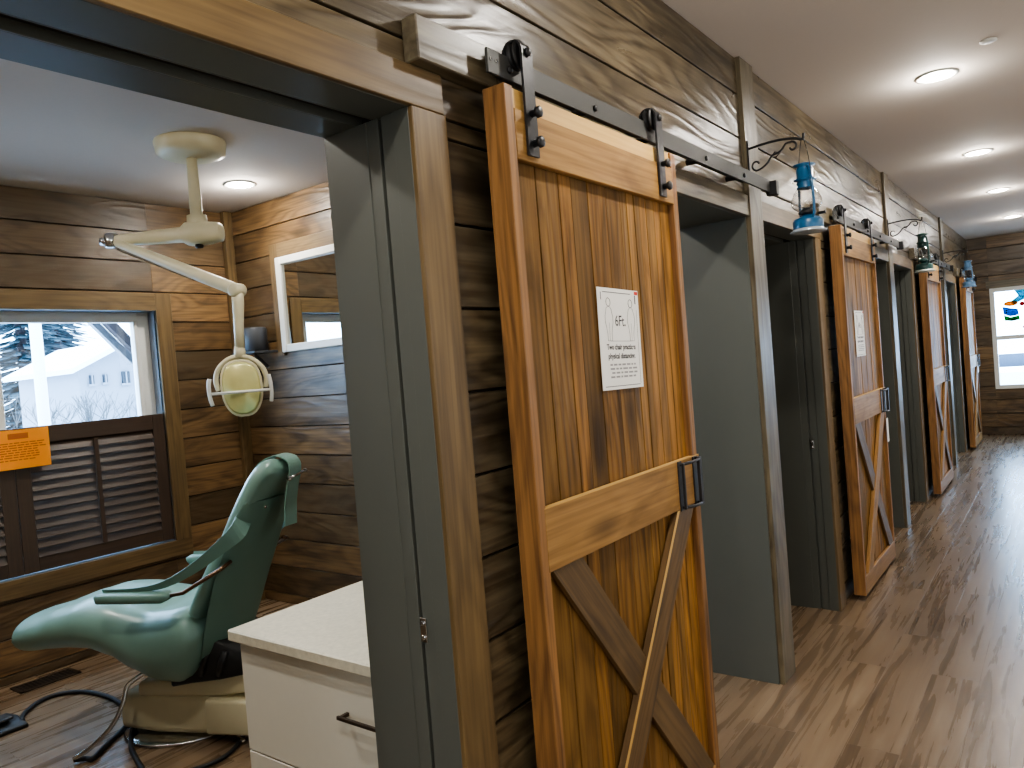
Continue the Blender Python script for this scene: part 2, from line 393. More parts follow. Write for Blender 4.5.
# casings, header boards, posts
for k in range(0, 4):
    o = k*PER; cs = MB()
    cs.box(-.004, .016, o+1.187, o+1.297, 0, OH, grain=2)
    cs.box(-.006, .0155, o+.31, o+1.292, OH+.001, OH+.088, grain=1)
    struct('trim_%d' % (k*3+1), cs, W_CASE, 'brown wooden casing around the opening before the %s sliding door' % ('first', 'second', 'third', 'fourth')[k], 'door casing', bevel=.002)
    if k < 3:
        cs = MB(); cs.box(-.004, .016, o+2.27, o+2.378, 0, OH, grain=2); cs.box(-.006, .0155, o+2.27, o+3.28, OH+.001, OH+.09, grain=1)
        struct('trim_%d' % (k*3+2), cs, W_POST, 'board above the grey opening beside the %s sliding door' % ('first', 'second', 'third')[k], 'door casing', bevel=.002)
        cs = MB(); cs.box(-.019, .02, o+3.283, o+3.447, 0, HC-.001, grain=2)
        struct('trim_%d' % (k*3+3), cs, W_POST, 'full-height weathered trim board holding the %s lantern bracket' % ('first', 'second', 'third')[k], 'trim board', bevel=.002)

# end wall with window
we = MB(); WX0, WX1, WZ0, WZ1 = .235, 1.16, .635, 2.03
boards_x(we, YE, YE+.02, 0, WX0, 0, HC, HALLZ)
boards_x(we, YE, YE+.02, WX1, 1.55, 0, HC, HALLZ)
boards_x(we, YE, YE+.02, WX0, WX1, 0, WZ0, HALLZ); boards_x(we, YE, YE+.02, WX0, WX1, WZ1, HC, HALLZ)
boards_x(we, YE, YE+.02, 1.55, 2.45, 2.08, HC, HALLZ); boards_x(we, YE, YE+.02, 2.45, 2.55, 0, HC, HALLZ)
wend = struct('wall_end', we, W_ROOM, 'brown board wall closing the far end of the hall', 'wall', bevel=.0015)
MB().box(-.3, WX0, YE+.02, YE+.15, 0, HC).box(WX1, 1.55, YE+.02, YE+.15, 0, HC).box(WX0, WX1, YE+.02, YE+.15, 0, WZ0).box(WX0, WX1, YE+.02, YE+.15, WZ1, HC).box(1.55, 2.45, YE+.02, YE+.15, 2.08, HC).box(2.45, 2.7, YE+.02, YE+.15, 0, HC).build('wall_core', CORE, wend)
t = MB(); t.box(.2, WX1+.1, YE-.018, YE, WZ1, WZ1+.1, grain=0).box(WX1, WX1+.09, YE-.018, YE, WZ0, WZ1, grain=2)
struct('trim_20', t, W_POST, 'dark board above the end window', 'window casing', bevel=.002)
wn = MB(); f = .055
wn.box(WX0, WX0+f, YE-.01, YE+.08, WZ0, WZ1).box(WX1-f, WX1, YE-.01, YE+.08, WZ0, WZ1).box(WX0+f, WX1-f, YE-.01, YE+.08, WZ0, WZ0+f).box(WX0+f, WX1-f, YE-.01, YE+.08, WZ1-f, WZ1)
wn.box(WX0+f, WX1-f, YE+.01, YE+.06, 1.31, 1.37)
win2 = struct('window_2', wn, WVIN, 'white-framed window in the end wall with coloured glass in its upper sash', 'window', bevel=.003)
MB().box(WX0+f, WX1-f, YE+.045, YE+.049, WZ0+f, WZ1-f).build('window_pane', PANE, win2)
# stained glass pieces on the upper pane
def sg(name, pts, col):
    m, nt, b = newmat('stained_'+name); N = nt.nodes; N.remove(b)
    tr = N.new('ShaderNodeBsdfTransparent'); tr.inputs[0].default_value = col; nt.links.new(tr.outputs[0], N['Material Output'].inputs[0])
    q = MB(); q.prism(pts, (0, YE+.038, 0), (1, 0, 0), (0, 0, 1), (0, .003, 0)); return q, m
def ell(cx, cz, rx, rz, n=18, wob=0): return [(cx+rx*(1+wob*math.sin(3*i))*math.cos(2*PI*i/n), cz+rz*(1+wob*math.cos(2*i))*math.sin(2*PI*i/n)) for i in range(n)]
SG = [('teal', [(.52, 1.975), (1.1, 1.975), (1.1, 1.88), (.78, 1.90), (.62, 1.84), (.50, 1.78), (.47, 1.83), (.56, 1.90)], (.02, .14, .17, 1)),
      ('yellow', ell(.47, 1.80, .085, .038), (.3, .11, .004, 1)), ('maroon', ell(.60, 1.785, .035, .03), (.16, .02, .02, 1)),
      ('blue', [(.37, 1.77), (.45, 1.745), (.55, 1.72), (.56, 1.64), (.46, 1.62), (.38, 1.66)], (.02, .07, .16, 1)),
      ('green', [(.38, 1.655), (.46, 1.615), (.56, 1.635), (.57, 1.57), (.47, 1.555), (.39, 1.57)], (.015, .10, .03, 1)),
      ('plum', ell(.69, 1.595, .035, .035), (.02, .015, .05, 1)), ('amber', [(.58, 1.47), (.64, 1.53), (.70, 1.46), (.86, 1.42), (1.08, 1.45), (1.08, 1.38), (.66, 1.38)], (.3, .06, .003, 1)),
      ('green2', [(.84, 1.50), (1.08, 1.48), (1.08, 1.72), (.98, 1.66)], (.02, .1, .04, 1)), ('blue2', [(.98, 1.69), (1.08, 1.75), (1.08, 1.86), (.94, 1.86)], (.02, .07, .16, 1))]
sgroot = bpy.data.objects.new('stained_glass_pane', None)
sgroot = thing('stained_glass_panel', 'coloured stained-glass pieces hung in the upper sash of the end window', 'stained glass', (.65, YE+.04, 1.38))
for nme, pts, col in SG:
    q, m_ = sg(nme, pts, col); q.build('glass_piece', m_, sgroot)
# exterior door beside the window, beyond the picture's edge, that lights the hall floor
d = MB(); d.box(1.55, 1.62, YE, YE+.12, 0, 2.08).box(2.38, 2.45, YE, YE+.12, 0, 2.08).box(1.62, 2.38, YE, YE+.12, 2.0, 2.08)
d.box(1.62, 1.74, YE+.03, YE+.08, 0, 2.0).box(2.26, 2.38, YE+.03, YE+.08, 0, 2.0).box(1.74, 2.26, YE+.03, YE+.08, 0, .25).box(1.74, 2.26, YE+.03, YE+.08, 1.88, 2.0)
dd = struct('door_20', d, WVIN, 'white glazed outside door beside the end window', 'door', bevel=.003)
MB().box(1.74, 2.26, YE+.052, YE+.057, .25, 1.88).build('window_pane', PANE, dd)

# room window wall (x = XE) with window y .80-2.54, z .555-2.03
RY0, RY1, RZ0, RZ1 = .78, 2.54, .552, 2.03
wr = MB()
boards_y(wr, XE-.02, XE, -3.05, RY0, 0, 2.72, ROOMZ); boards_y(wr, XE-.02, XE, RY1, YE, 0, 2.72, ROOMZ)
boards_y(wr, XE-.02, XE, RY0, RY1, 0, RZ0, ROOMZ); boards_y(wr, XE-.02, XE, RY0, RY1, RZ1, 2.72, ROOMZ)
ww = struct('wall_window', wr, W_ROOM, 'rustic board wall with the window in the treatment room', 'wall', bevel=.0015)
MB().box(XE-.2, XE-.02, -3.05, RY0-.02, 0, 2.75).box(XE-.2, XE-.02, RY1+.02, YE, 0, 2.75).box(XE-.2, XE-.02, RY0-.02, RY1+.02, 0, RZ0).box(XE-.2, XE-.02, RY0-.02, RY1+.02, RZ1+.02, 2.75).build('wall_core', CORE, ww)
t = MB()
t.box(XE, XE+.018, RY1, RY1+.105, RZ0, RZ1+.11, grain=2)
t.box(XE, XE+.018, RY0-.105, RY0, RZ0, RZ1+.11, grain=2)
t.box(XE, XE+.018, RY0, RY1, RZ1, RZ1+.11, grain=1)
t.box(XE, XE+.018, RY0-.105, RY1+.105, RZ0-.1, RZ0, grain=1)
struct('trim_21', t, W_CASE, 'brown board casing around the treatment room window', 'window casing', bevel=.002)
MBc = MB().box(XE, XE+.045, 3.065, 3.13, 0, 2.72, grain=2)
struct('trim_22', MBc, W_CASE, 'vertical wooden corner post of the treatment room', 'corner trim', bevel=.003)
# recess lining + vinyl slider
ln = MB(); ln.box(XE-.2, XE, RY1, RY1+.02, RZ0, RZ1).box(XE-.2, XE, RY0-.02, RY0, RZ0, RZ1).box(XE-.2, XE, RY0-.02, RY1+.02, RZ1, RZ1+.02).box(XE-.2, XE, RY0, RY1, RZ0-.01, RZ0+.003)
w1 = struct('window_1', ln, GVIN, 'white sliding window of the treatment room, brown shutters over its lower half', 'window')
fr = MB(); xf0, xf1 = XE-.14, XE-.09
fr.box(xf0, xf1, RY1-.075, RY1, RZ0, RZ1).box(xf0, xf1, RY0, RY0+.075, RZ0, RZ1).box(xf0, xf1, RY0+.075, RY1-.075, RZ1-.065, RZ1).box(xf0, xf1, RY0+.075, RY1-.075, RZ0, RZ0+.075)
fr.box(xf0-.01, xf1+.012, 1.60, 1.675, RZ0+.075, RZ1-.065).box(xf0+.01, xf1+.012, RY1-.105, RY1-.075, RZ0+.07, RZ1-.06)
fr.build('window_frame', WVIN, w1, bevel=.003)
MB().box(XE-.118, XE-.114, RY0+.075, 1.60, RZ0+.075, RZ1-.065).build('window_pane', PANE, w1)
MB().box(XE-.110, XE-.106, 1.675, RY1-.105, RZ0+.075, RZ1-.065).build('window_pane', PANE, w1)

# partitions between rooms
for k in range(-1, 4):
    o = k*PER; pa = MB(); pc = MB()
    ya, yb = o+3.13, o+3.28
    if ya > YE: break
    boards_x(pa, ya, ya+.02, XE, -1.0, 0, 2.72, [z+.02 for z in ROOMZ]); boards_x(pa, yb+.004, yb+.024, XE, -TH, 0, 2.72, ROOMZ)
    pw = struct('wall_partition' if k else 'wall_mirror', pa, W_ROOM, 'board wall carrying the white-framed mirror in the treatment room' if k == 0 else 'board partition between two rooms', 'wall', bevel=.0015)
    pc.box(XE, -1.0, ya+.02, yb+.004, 0, 2.72); pc.build('wall_core', CORE, pw)

# ------------------------------------------------------------------ barn doors
def roller_hanger(parent, yc, ztop, xs):
    """J strap over the front face of the door with a wheel riding on the track"""
    h = MB()
    x0 = xs; zw = 2.208
    pts = [(x0+.004, 1.985), (x0+.004, zw+.03)]
    # flat strap: front leg, half-round top, short back leg
    path = [(x0+.004, 1.985), (x0+.004, 2.10), (x0+.004, zw+.02)]
    R = .026
    for i in range(0, 9):
        a = PI*i/8; path.append((x0+.004-R+R*math.cos(a), zw+.025+R*math.sin(a)))
    path.append((x0+.004-2*R, zw-.02))
    w = .022
    secs = []
    for i, (x, z) in enumerate(path):
        a = Vector(path[max(i-1, 0)]); b = Vector(path[min(i+1, len(path)-1)]); t = (b-a).normalized(); n = Vector((-t.y, t.x))*.003
        secs.append([(x+n.x, yc-w, z+n.y), (x+n.x, yc+w, z+n.y), (x-n.x, yc+w, z-n.y), (x-n.x, yc-w, z-n.y)])
    mb = MB(); n = 4; vs = [p for q in secs for p in q]; fs = []
    for i in range(len(secs)-1):
        for k in range(n): fs.append((i*n+k, i*n+(k+1) % n, (i+1)*n+(k+1) % n, (i+1)*n+k))
    fs += [(3, 2, 1, 0), tuple((len(secs)-1)*4+k for k in range(4))]
    mb.raw(vs, fs)
    s = mb.build('roller_hanger', IRON, parent)
    MB().lathe([(.012, -.012), (.034, -.012), (.036, -.008), (.03, -.003), (.03, .003), (.036, .008), (.034, .012), (.012, .012)], (x0-.020, yc, zw+.022), 24, (1, 0, 0)).build('wheel', BLACKP, s)
    MB().lathe([(.010, 0), (.011, .004), (.008, .008), (.003, .01)], (x0+.007, yc, zw+.022), 8, (1, 0, 0)).build('axle_bolt', IRON, s)
    for z in (2.085, 2.015):
        MB().lathe([(.009, 0), (.009, .014), (.014, .016), (.014, .024), (.009, .027)], (x0+.007, yc, z), 8, (1, 0, 0)).build('bolt', IRON, s)
def barn_door(k, label):
    o = k*PER; y0, y1 = o+1.408, o+2.35; x0, x1 = .036, .10; zb, zt = .03, 2.14
    rt = thing('barn_door', label, 'sliding door', (.068, (y0+y1)/2, zb), 'plank barn doors sliding along the hall wall')
    rnd = random.Random(11+k)
    fr = MB()
    fr.box(x0, x1, y0, y0+.033, zb, zt, grain=2, rv=.6)
    fr.build('side_frame', W_SIDE, rt, bevel=.002)
    fr = MB(); fr.box(x0, x1-.002, y1-.05, y1-.022, zb, zt, grain=2, rv=.9).box(x0, x1-.008, y1-.022, y1, zb, zt, grain=2, rv=.4)
    fr.build('side_frame', W_SIDE, rt, bevel=.002)
    pl = MB(); yy = y0+.033; ye = y1-.05
    ws = []
    while yy < ye-.001:
        w_ = rnd.choice([.052, .06, .078, .1, .045, .085]) if yy < y0+.5 else rnd.choice([.035, .045, .055, .04])
        if ye-yy-w_ < .03: w_ = ye-yy
        pl.box(x0+.004, x1-.021-rnd.uniform(0, .003), yy+.0012, yy+w_-.0012, zb+.002, zt-.001, grain=2, rv=(rnd.random()*.6 if yy < y0+.5 else .4+.6*rnd.random()) if k == 0 else .4+.6*rnd.random())
        yy += w_
    pl.build('plank_panel', W_DOOR, rt, bevel=.0012)
    xa, xb = x1-.0195, x1
    r = MB(); r.box(xa, xb, y0+.034, y1-.051, 1.972, 2.090, grain=1, rv=.7); r.build('top_rail', W_RAIL, rt, bevel=.002)
    r = MB(); r.box(xa, xb-.008, y0+.034, y1-.051, 2.092, zt-.001, grain=1, rv=.9); r.build('top_strip', W_PALE, rt, bevel=.001)
    r = MB(); r.box(xa, xb+.001, y0+.026, y1-.006, 1.005, 1.155, grain=1, rv=.6); mr = r.build('middle_rail', W_RAIL, rt, bevel=.0015)
    q = MB(); q.box(xa+.002, xb+.0012, y0+.027, y1-.007, 1.155, 1.1566, grain=1); q.build('rail_edge', W_PALE, rt)
    r = MB(); r.box(xa, xb, y0+.034, y1-.051, zb+.001, .135, grain=1, rv=.4); r.build('bottom_rail', W_RAIL, rt, bevel=.002)
    # X bracing
    zA, zB = 1.004, .136
    ya_, yb_ = y0+.036, y1-.053
    wv = .105
    def diag(p0, p1, xa, xb, mat, nm, edge=False):
        # p0 (y,z) top, p1 bottom centre-line, clipped to the panel by horizontal cuts
        (ay, az), (by, bz) = p0, p1
        L = math.hypot(by-ay, bz-az); hw = wv*L/abs(bz-az)/2
        poly = [(ay-hw, az), (ay+hw, az), (by+hw, bz), (by-hw, bz)]
        poly = [(max(ya_, min(yb_, y_)), z_) for y_, z_ in poly]
        m_ = MB()
        d_ = Vector((0, by-ay, bz-az)).normalized(); n_ = Vector((0, d_.z, -d_.y))
        vs = []; wcs = []
        for xx in (xa, xb):
            for y_, z_ in poly: vs.append((xx, y_, z_)); v_ = Vector((0, y_-ay, z_-az)); wcs.append((v_.dot(d_), v_.dot(n_), xx))
        m_.raw(vs, [(3, 2, 1, 0), (4, 5, 6, 7), (0, 1, 5, 4), (1, 2, 6, 5), (2, 3, 7, 6), (3, 0, 4, 7)], wcs)
        b_ = m_.build(nm, mat, rt, bevel=.001)
        if edge:
            e = MB(); w2 = .017
            e.raw([(xb+.0004, ay-hw, az), (xb+.0004, ay-hw+w2, az), (xb+.0004, by-hw+w2, bz), (xb+.0004, by-hw, bz)], [(0, 3, 2, 1)], [(0, 0, 0), (0, .01, 0), (1, .01, 0), (1, 0, 0)])
            e.build('pale_edge', W_PALE, b_)
    diag((y0+.115, zA), (y1-.115, zB), xa, xb-.004, W_BRACE, 'cross_brace')
    diag((y1-.135, zA), (y0+.16, zB), xa+.001, xb+.001, W_BRACE if k == 0 else W_RAIL, 'cross_brace', edge=(k == 0))
    # pull handle
    hy0, hy1 = (y0+.775, y1-.035)
    h = MB(); X = xb+.001
    h.box(X, X+.004, hy0-.012, hy0+.014, 1.0, 1.155); h.box(X, X+.004, hy1-.03, hy1+.0, 1.0, 1.155)
    h.tube(smooth_path([(X, hy0, 1.143), (X+.018, hy0+.03, 1.146), (X+.024, (hy0+hy1)/2, 1.147), (X+.02, hy1-.02, 1.149), (X, hy1-.01, 1.150)], 5), .0055, 6)
    h.tube(smooth_path([(X, hy0, 1.010), (X+.018, hy0+.03, 1.008), (X+.024, (hy0+hy1)/2, 1.007), (X+.02, hy1-.02, 1.005), (X, hy1-.01, 1.004)], 5), .0055, 6)
    h.box(X+.010, X+.018, hy0-.004, hy0+.005, 1.005, 1.15); h.box(X+.016, X+.026, hy1-.030, hy1-.012, 1.0, 1.155)
    h.build('pull_handle', IRON, rt, bevel=.001)
    for yc in (y0+.093, y0+.805): roller_hanger(rt, yc, zt, x1+.001)
    return rt
DL = ['nearest honey-coloured plank barn door with white notice and X bracing', 'second plank barn door down the hall, bright orange wood with a narrow white notice',
      'third plank barn door, half hidden behind the green lantern', 'farthest narrow-looking plank barn door next to the end wall']
for k in range(4): barn_door(k, DL[k])
# tracks, ledgers
OL = ['first', 'second', 'third', 'fourth']
for k in range(4):
    o = k*PER; y1_ = o+3.43 if k < 3 else YE-.02
    rt = thing('barn_door_track', 'flat grey steel track above the %s barn door' % ('nearest' if k == 0 else 'farthest' if k == 3 else OL[k]), 'door track', (.06, (o+1.39+y1_)/2, 2.2), 'steel tracks of the barn doors')
    MB().box(.066, .074, o+1.39, y1_, 2.166, 2.222).build('rail', TRACKM, rt, bevel=.001)
    s = [o+1.47, o+1.87, o+2.27, o+2.67, o+3.07] if k < 3 else [o+1.47, o+1.87, o+2.27, o+2.67]
    for i, yy in enumerate(s):
        MB().lathe([(.011, 0), (.011, .066 if i else .03)], (.0 if i else .036, yy, 2.19), 10, (1, 0, 0)).build('standoff', IRON, rt)
        MB().lathe([(.009, 0), (.009, .006), (.005, .008)], (.074, yy, 2.19), 8, (1, 0, 0)).build('bolt', IRON, rt)
    MB().box(.056, .102, y1_-.03, y1_+.010, 2.155, 2.216).build('end_stop', BLACKP, rt, bevel=.002)
    for yy in (o+1.402, o+1.422): MB().lathe([(.0045, 0), (.0045, .0012)], (.0742, yy, 2.198), 8, (1, 0, 0)).build('screw_hole', CHROME, rt)
    lb = MB(); lb.box(.001, .045, o+1.19, o+1.46, 2.150, 2.245, grain=1, rv=.5); lb.box(.001, .045, o+1.46, o+1.60, 2.17, 2.245, grain=1, rv=.5)
    lb = lb.build('ledger_block', W_POST, None, loc=(.02, o+1.35, 2.15), bevel=.003)
    tag(lb, 'thick wooden block on the wall behind the left end of the %s barn door track' % ('nearest' if k == 0 else 'farthest' if k == 3 else OL[k]), 'wood block', 'mounting blocks of the door tracks')

# ------------------------------------------------------------------ notices on doors
def notice(k, y0, y1, z0, z1, label, tilt=0):
    o = k*PER; x = .0818
    rt = thing('paper_notice', label, 'sign', (x, (y0+y1)/2, (z0+z1)/2))
    W = y1-y0; H = z1-z0
    U = Vector((0, math.cos(tilt), math.sin(tilt))); V = Vector((0, -math.sin(tilt), math.cos(tilt)))
    C0 = Vector((x, (y0+y1)/2, (z0+z1)/2)); O = C0-U*W/2-V*H/2
    MB().obox(C0, (1, 0, 0), U, V, (.0012, W, H)).build('sheet', PAPER, rt)
    e = Vector((.0009, 0, 0)); mk = MB()
    def rect(u0, v0, u1, v1, m=0):
        mk.raw([O+e+U*u0*W+V*v0*H, O+e+U*u1*W+V*v0*H, O+e+U*u1*W+V*v1*H, O+e+U*u0*W+V*v1*H], [(0, 1, 2, 3)], m=m)
    rect(.12, .955, .80, .962); rect(.06, .03, .92, .036); rect(.93, .04, .937, .80)
    rect(.07, .88, .085, .955); rect(.90, .86, .925, .95); rect(.90, .955, .99, .99, 2)
    for cx in (.24, .78):
        hd = [O+e+U*(cx*W+.012*math.cos(a*PI/6))+V*(.86*H+.012*math.sin(a*PI/6)) for a in range(12)]
        mk.tube(hd, .0008, 4, closed=True)
        body = [(-.055, .80), (0, .825), (.055, .80), (.09, .72), (.09, .66), (.07, .62), (.05, .55), (.05, .48), (-.05, .48), (-.05, .55), (-.07, .62), (-.09, .66), (-.09, .72)]
        mk.tube([O+e+U*(cx+a)*W+V*b*H for a, b in body], .0008, 4, closed=True, m=1)
        rect(cx-.004, .48, cx+.004, .66, 1)
    rect(.25, .475, .76, .480, 1)
    put_text(mk, '6Ft.', O+e+U*.51*W+V*.63*H, U, V, .042, 0, .0004)
    put_text(mk, 'Two chair practices', O+e+U*.5*W+V*.395*H, U, V, .021, 0, .0007, 1.0)
    put_text(mk, 'physical distancing.', O+e+U*.5*W+V*.305*H, U, V, .021, 0, .0007, 1.0)
    r_ = random.Random(3)
    for i, v in enumerate((.235, .195, .155, .115)):
        u = .2+.03*(i == 2)
        while u < .82:
            l = r_.uniform(.04, .12); rect(u, v, min(u+l, .86), v+.018, 1); u += l+.025
    mk.build('printing', [INK, INKG, INKR], rt)
    return rt
notice(0, 1.785, 2.025, 1.405, 1.688, 'white printed 6Ft. distancing notice taped to the nearest barn door', -.02)
notice(1, 3.14+1.68, 3.14+1.92, 1.385, 1.66, 'white printed notice taped to the second barn door')
def hang_tag(y, z0, z1, x, label, w=.05):
    rt = thing('paper_tag', label, 'tag', (x, y, z0))
    MB().box(x, x+.0015, y-w/2, y+w/2, z0, z1).build('card', PAPER, rt)
    MB().tube([(x+.001, y, z1-.005), (x-.004, y+.004, z1+.05)], .0012, 5).build('string', BLACKP, rt)
hang_tag(3.14+2.29, .80, .955, .108, 'narrow white tag hanging under the handle of the second barn door')
hang_tag(9.42+2.2, .92, 1.06, .108, 'small white card on the farthest barn door', .12)

# ------------------------------------------------------------------ bracket + lantern
def spiral(cx, cz, r0, r1, a0, a1, n=14):
    return [(cx+(r0+(r1-r0)*i/n)*math.cos(a0+(a1-a0)*i/n), cz+(r0+(r1-r0)*i/n)*math.sin(a0+(a1-a0)*i/n)) for i in range(n+1)]
def bracket(y, label):
    rt = thing('scroll_bracket', label, 'bracket', (.022, y, 2.26), 'iron scroll brackets holding the lanterns')
    MB().box(.020, .027, y-.009, y+.009, 2.245, 2.385).build('wall_plate', IRON, rt, bevel=.001)
    arm = [(.024, 2.350), (.08, 2.356), (.15, 2.358), (.205, 2.352), (.232, 2.345), (.246, 2.338), (.255, 2.345), (.256, 2.362)]
    MB().tube([(x, y, z) for x, z in smooth_path([(a, b, 0) for a, b in arm], 3) and [(p.x, p.y) for p in smooth_path([(a, b, 0) for a, b in arm], 3)]], .0055, 7).build('arm', IRON, rt)
    a = spiral(.056, 2.275, .010, .024, -.5*PI-2*PI*.9+1.2, -.5*PI, 16)
    b = spiral(.208, 2.318, .022, .009, PI*.62, -PI*.95, 16)
    mid = [(.080, 2.258), (.105, 2.276), (.122, 2.300), (.150, 2.306), (.168, 2.318), (.182, 2.336)]
    pts = a+mid+b
    MB().tube([(p.x, y, p.y) for p in smooth_path([(u, v, 0) for u, v in pts], 2)], .0045, 6).build('scroll', IRON, rt)
    MB().tube([(.118, y, 2.292), (.135, y, 2.312), (.158, y, 2.306), (.14, y, 2.29)], .003, 5, closed=True).build('collar', IRON, rt)
def lantern(y, label, body, rim, tubeM):
    X = .250; zb = 1.952
    rt = thing('hurricane_lantern', label, 'lantern', (X, y, zb), 'hurricane lanterns hanging along the hall')
    MB().lathe([(.02, .004), (.071, 0), (.074, .004), (.060, .010), (.060, .014)], (X, y, zb), 28).build('base_rim', rim, rt)
    MB().lathe([(.058, .012), (.060, .016), (.060, .044), (.054, .056), (.036, .062), (.022, .066), (.022, .074)], (X, y, zb), 28).build('fuel_tank', body, rt)
    MB().lathe([(.022, .072), (.034, .076), (.036, .084), (.028, .090), (.020, .098)], (X, y, zb), 24).build('burner', body if tubeM is not BLUE else BLACKP, rt)
    MB().lathe([(.030, .086), (.052, .100), (.062, .118), (.060, .136), (.048, .162), (.034, .184)], (X, y, zb), 28, caps=False).build('glass_globe', LAMPG, rt)
    MB().lathe([(.034, .180), (.036, .186), (.030, .194), (.036, .202), (.030, .212), (.046, .216), (.046, .219), (.032, .224), (.034, .262), (.028, .270), (.044, .276), (.044, .280), (.02, .286), (.008, .290)], (X, y, zb), 28).build('chimney', body, rt)
    for s in (-1, 1):
        q = Vector((.62, -.78, 0))*s
        P = lambda r, z: (X+q.x*r, y+q.y*r, zb+z)
        MB().tube(smooth_path([P(.044, .05), P(.062, .066), P(.068, .10), P(.067, .15), P(.060, .21), P(.048, .255), P(.030, .266)], 4), .0056, 8).build('side_tube', tubeM, rt)
    MB().tube(smooth_path([(X+.062*.62, y-.062*.78, zb+.22), (X+.045*.62, y-.045*.78, zb+.31), (X, y, zb+.392), (X-.045*.62, y+.045*.78, zb+.31), (X-.062*.62, y+.062*.78, zb+.22)], 6), .0016, 6).build('carry_wire', IRON, rt)
    MB().lathe([(.006, -.02), (.006, .004), (.009, .008)], (X+.062, y+.01, zb+.074), 8, (1, 0, 0)).build('wick_knob', IRON, rt)
LL = [('bright blue hurricane lantern with clear globe, nearest of the hanging lanterns', BLUE, RIM, BLUE), ('dark green and white hurricane lantern hanging before the third barn door', GREEN, GWHITE, GREEN), ('pale blue hurricane lantern hanging closest to the end wall', BLUED, BLUED, BLUED)]
for k in range(3):
    bracket(3.30+k*PER, 'black iron scroll bracket holding the %s lantern' % ('bright blue', 'green and white', 'farthest pale blue')[k])
    lantern(3.30+k*PER, *LL[k])

# latch strike plates
for k in range(2):
    y = 1.19+k*PER
    m_ = MB(); m_.box(-.086, -.068, y-.0055, y-.0005, .900, .955)
    m_.lathe([(.006, 0), (.006, .004)], (-.077, y-.0045, .943), 10, (0, -1, 0)).lathe([(.006, 0), (.006, .004)], (-.077, y-.0045, .912), 10, (0, -1, 0))
    m_ = m_.build('strike_plate', CHROME, None, loc=(-.077, y, .885), bevel=.001)
    tag(m_, 'small metal strike plate on the grey jamb %s' % ('of the nearest opening' if k == 0 else 'below the bright blue lantern'), 'door hardware')

# ------------------------------------------------------------------ ceiling lights
def downlight(x, y, z, label, grp='recessed ceiling lights'):
    rt = thing('recessed_light', label, 'ceiling light', (x, y, z), grp)
    MB().lathe([(.095, -.001), (.095, -.005), (.078, -.008), (.07, -.004), (.07, -.001)], (x, y, z), 28).build('trim_ring', WVIN, rt)
    MB().lathe([(.07, -.0035), (.066, -.007), (.03, -.0085), (.002, -.009)], (x, y, z), 28).build('lens', EMIT, rt)
def lamp(x, y, z, e, r=.07, col=(1, .95, .87), spot=150):
    for t_, k_ in (('SPOT', .85), ('POINT', .25)):
        l = bpy.data.lights.new('downlight', t_); l.energy = e*k_; l.color = col; l.shadow_soft_size = r*.6
        if t_ == 'SPOT': l.spot_size = math.radians(165); l.spot_blend = .7
        o = bpy.data.objects.new('downlight', l); COL.objects.link(o); o.location = (x, y, z-(.03 if t_ == 'SPOT' else .05))
    return
    o = bpy.data.objects.new('downlight', l); COL.objects.link(o); o.location = (x, y, z-.07)
HE = 46
for i, y in enumerate((4.31, 6.40, 8.34, 10.5)):
    downlight(.64, y, HC, ('nearest glowing round downlight in the hall ceiling', 'second glowing round downlight along the hall ceiling', 'third glowing round downlight along the hall ceiling', 'farthest glowing round downlight, by the end wall')[i])
for y in (-1.95, .14, 2.22, 4.31, 6.40, 8.34, 10.5): lamp(.64, y, HC, HE)
for y in (.14, 4.31, 8.34): lamp(2.0, y, HC, HE*.5)
o_ = MB().lathe([(.034, -.001), (.034, -.005), (.02, -.008), (.002, -.009)], (.88, 3.99, HC), 20).build('sprinkler_cover', WVIN, None, loc=(.88, 3.99, HC)); tag(o_, 'small round white cap on the ceiling beside the nearest downlight', 'sprinkler')
downlight(-2.86, 2.75, 2.72, 'glowing round downlight in the treatment room ceiling')
lamp(-2.86, 2.75, 2.72, 46); lamp(-2.86, .65, 2.72, 60); lamp(-1.1, .65, 2.72, 55); lamp(-1.05, 2.2, 2.72, 40)
for k in range(1, 4): lamp(-1.6, 1.7+k*PER, 2.72, 25)

# ------------------------------------------------------------------ mirror, speaker shelf
Y = 3.13
mr = thing('wall_mirror', 'white-framed mirror on the board wall reflecting the room', 'mirror', (-2.6, Y, 1.7))
x0, x1, z0, z1 = -3.05, -2.15, 1.705, 2.325; fw_ = .05
MB().box(x0, x0+fw_, Y-.04, Y, z0, z1).box(x1-fw_, x1, Y-.04, Y, z0, z1).box(x0+fw_, x1-fw_, Y-.04, Y, z0, z0+fw_).box(x0+fw_, x1-fw_, Y-.04, Y, z1-fw_, z1).build('frame', WVIN, mr, bevel=.005)
MB().box(x0+fw_-.002, x1-fw_+.002, Y-.02, Y-.012, z0+fw_-.002, z1-fw_+.002).build('mirror_glass', MIRR, mr)
t = MB(); t.box(x0-.08, x0-.001, Y-.018, Y, z0-.02, z1+.095, grain=2).box(x0-.001, x1+.08, Y-.018, Y, z1+.001, z1+.095, grain=0)
struct('trim_23', t, W_CASE, 'brown board trim around the white-framed mirror', 'mirror trim', bevel=.002)
sh = thing('wall_shelf', 'tiny dark shelf on the wall left of the mirror', 'shelf', (-3.27, Y, 1.72))
MB().box(-3.37, -3.12, Y-.20, Y-.019, 1.712, 1.728).build('board', SPK, sh, bevel=.002)
MB().bar((-3.24, Y-.12, 1.712), (-3.24, Y-.02, 1.62), .02, .01).build('support', SPK, sh)
sp = thing('small_speaker', 'dark grey rounded speaker standing on the tiny wall shelf', 'speaker', (-3.27, Y-.07, 1.728))
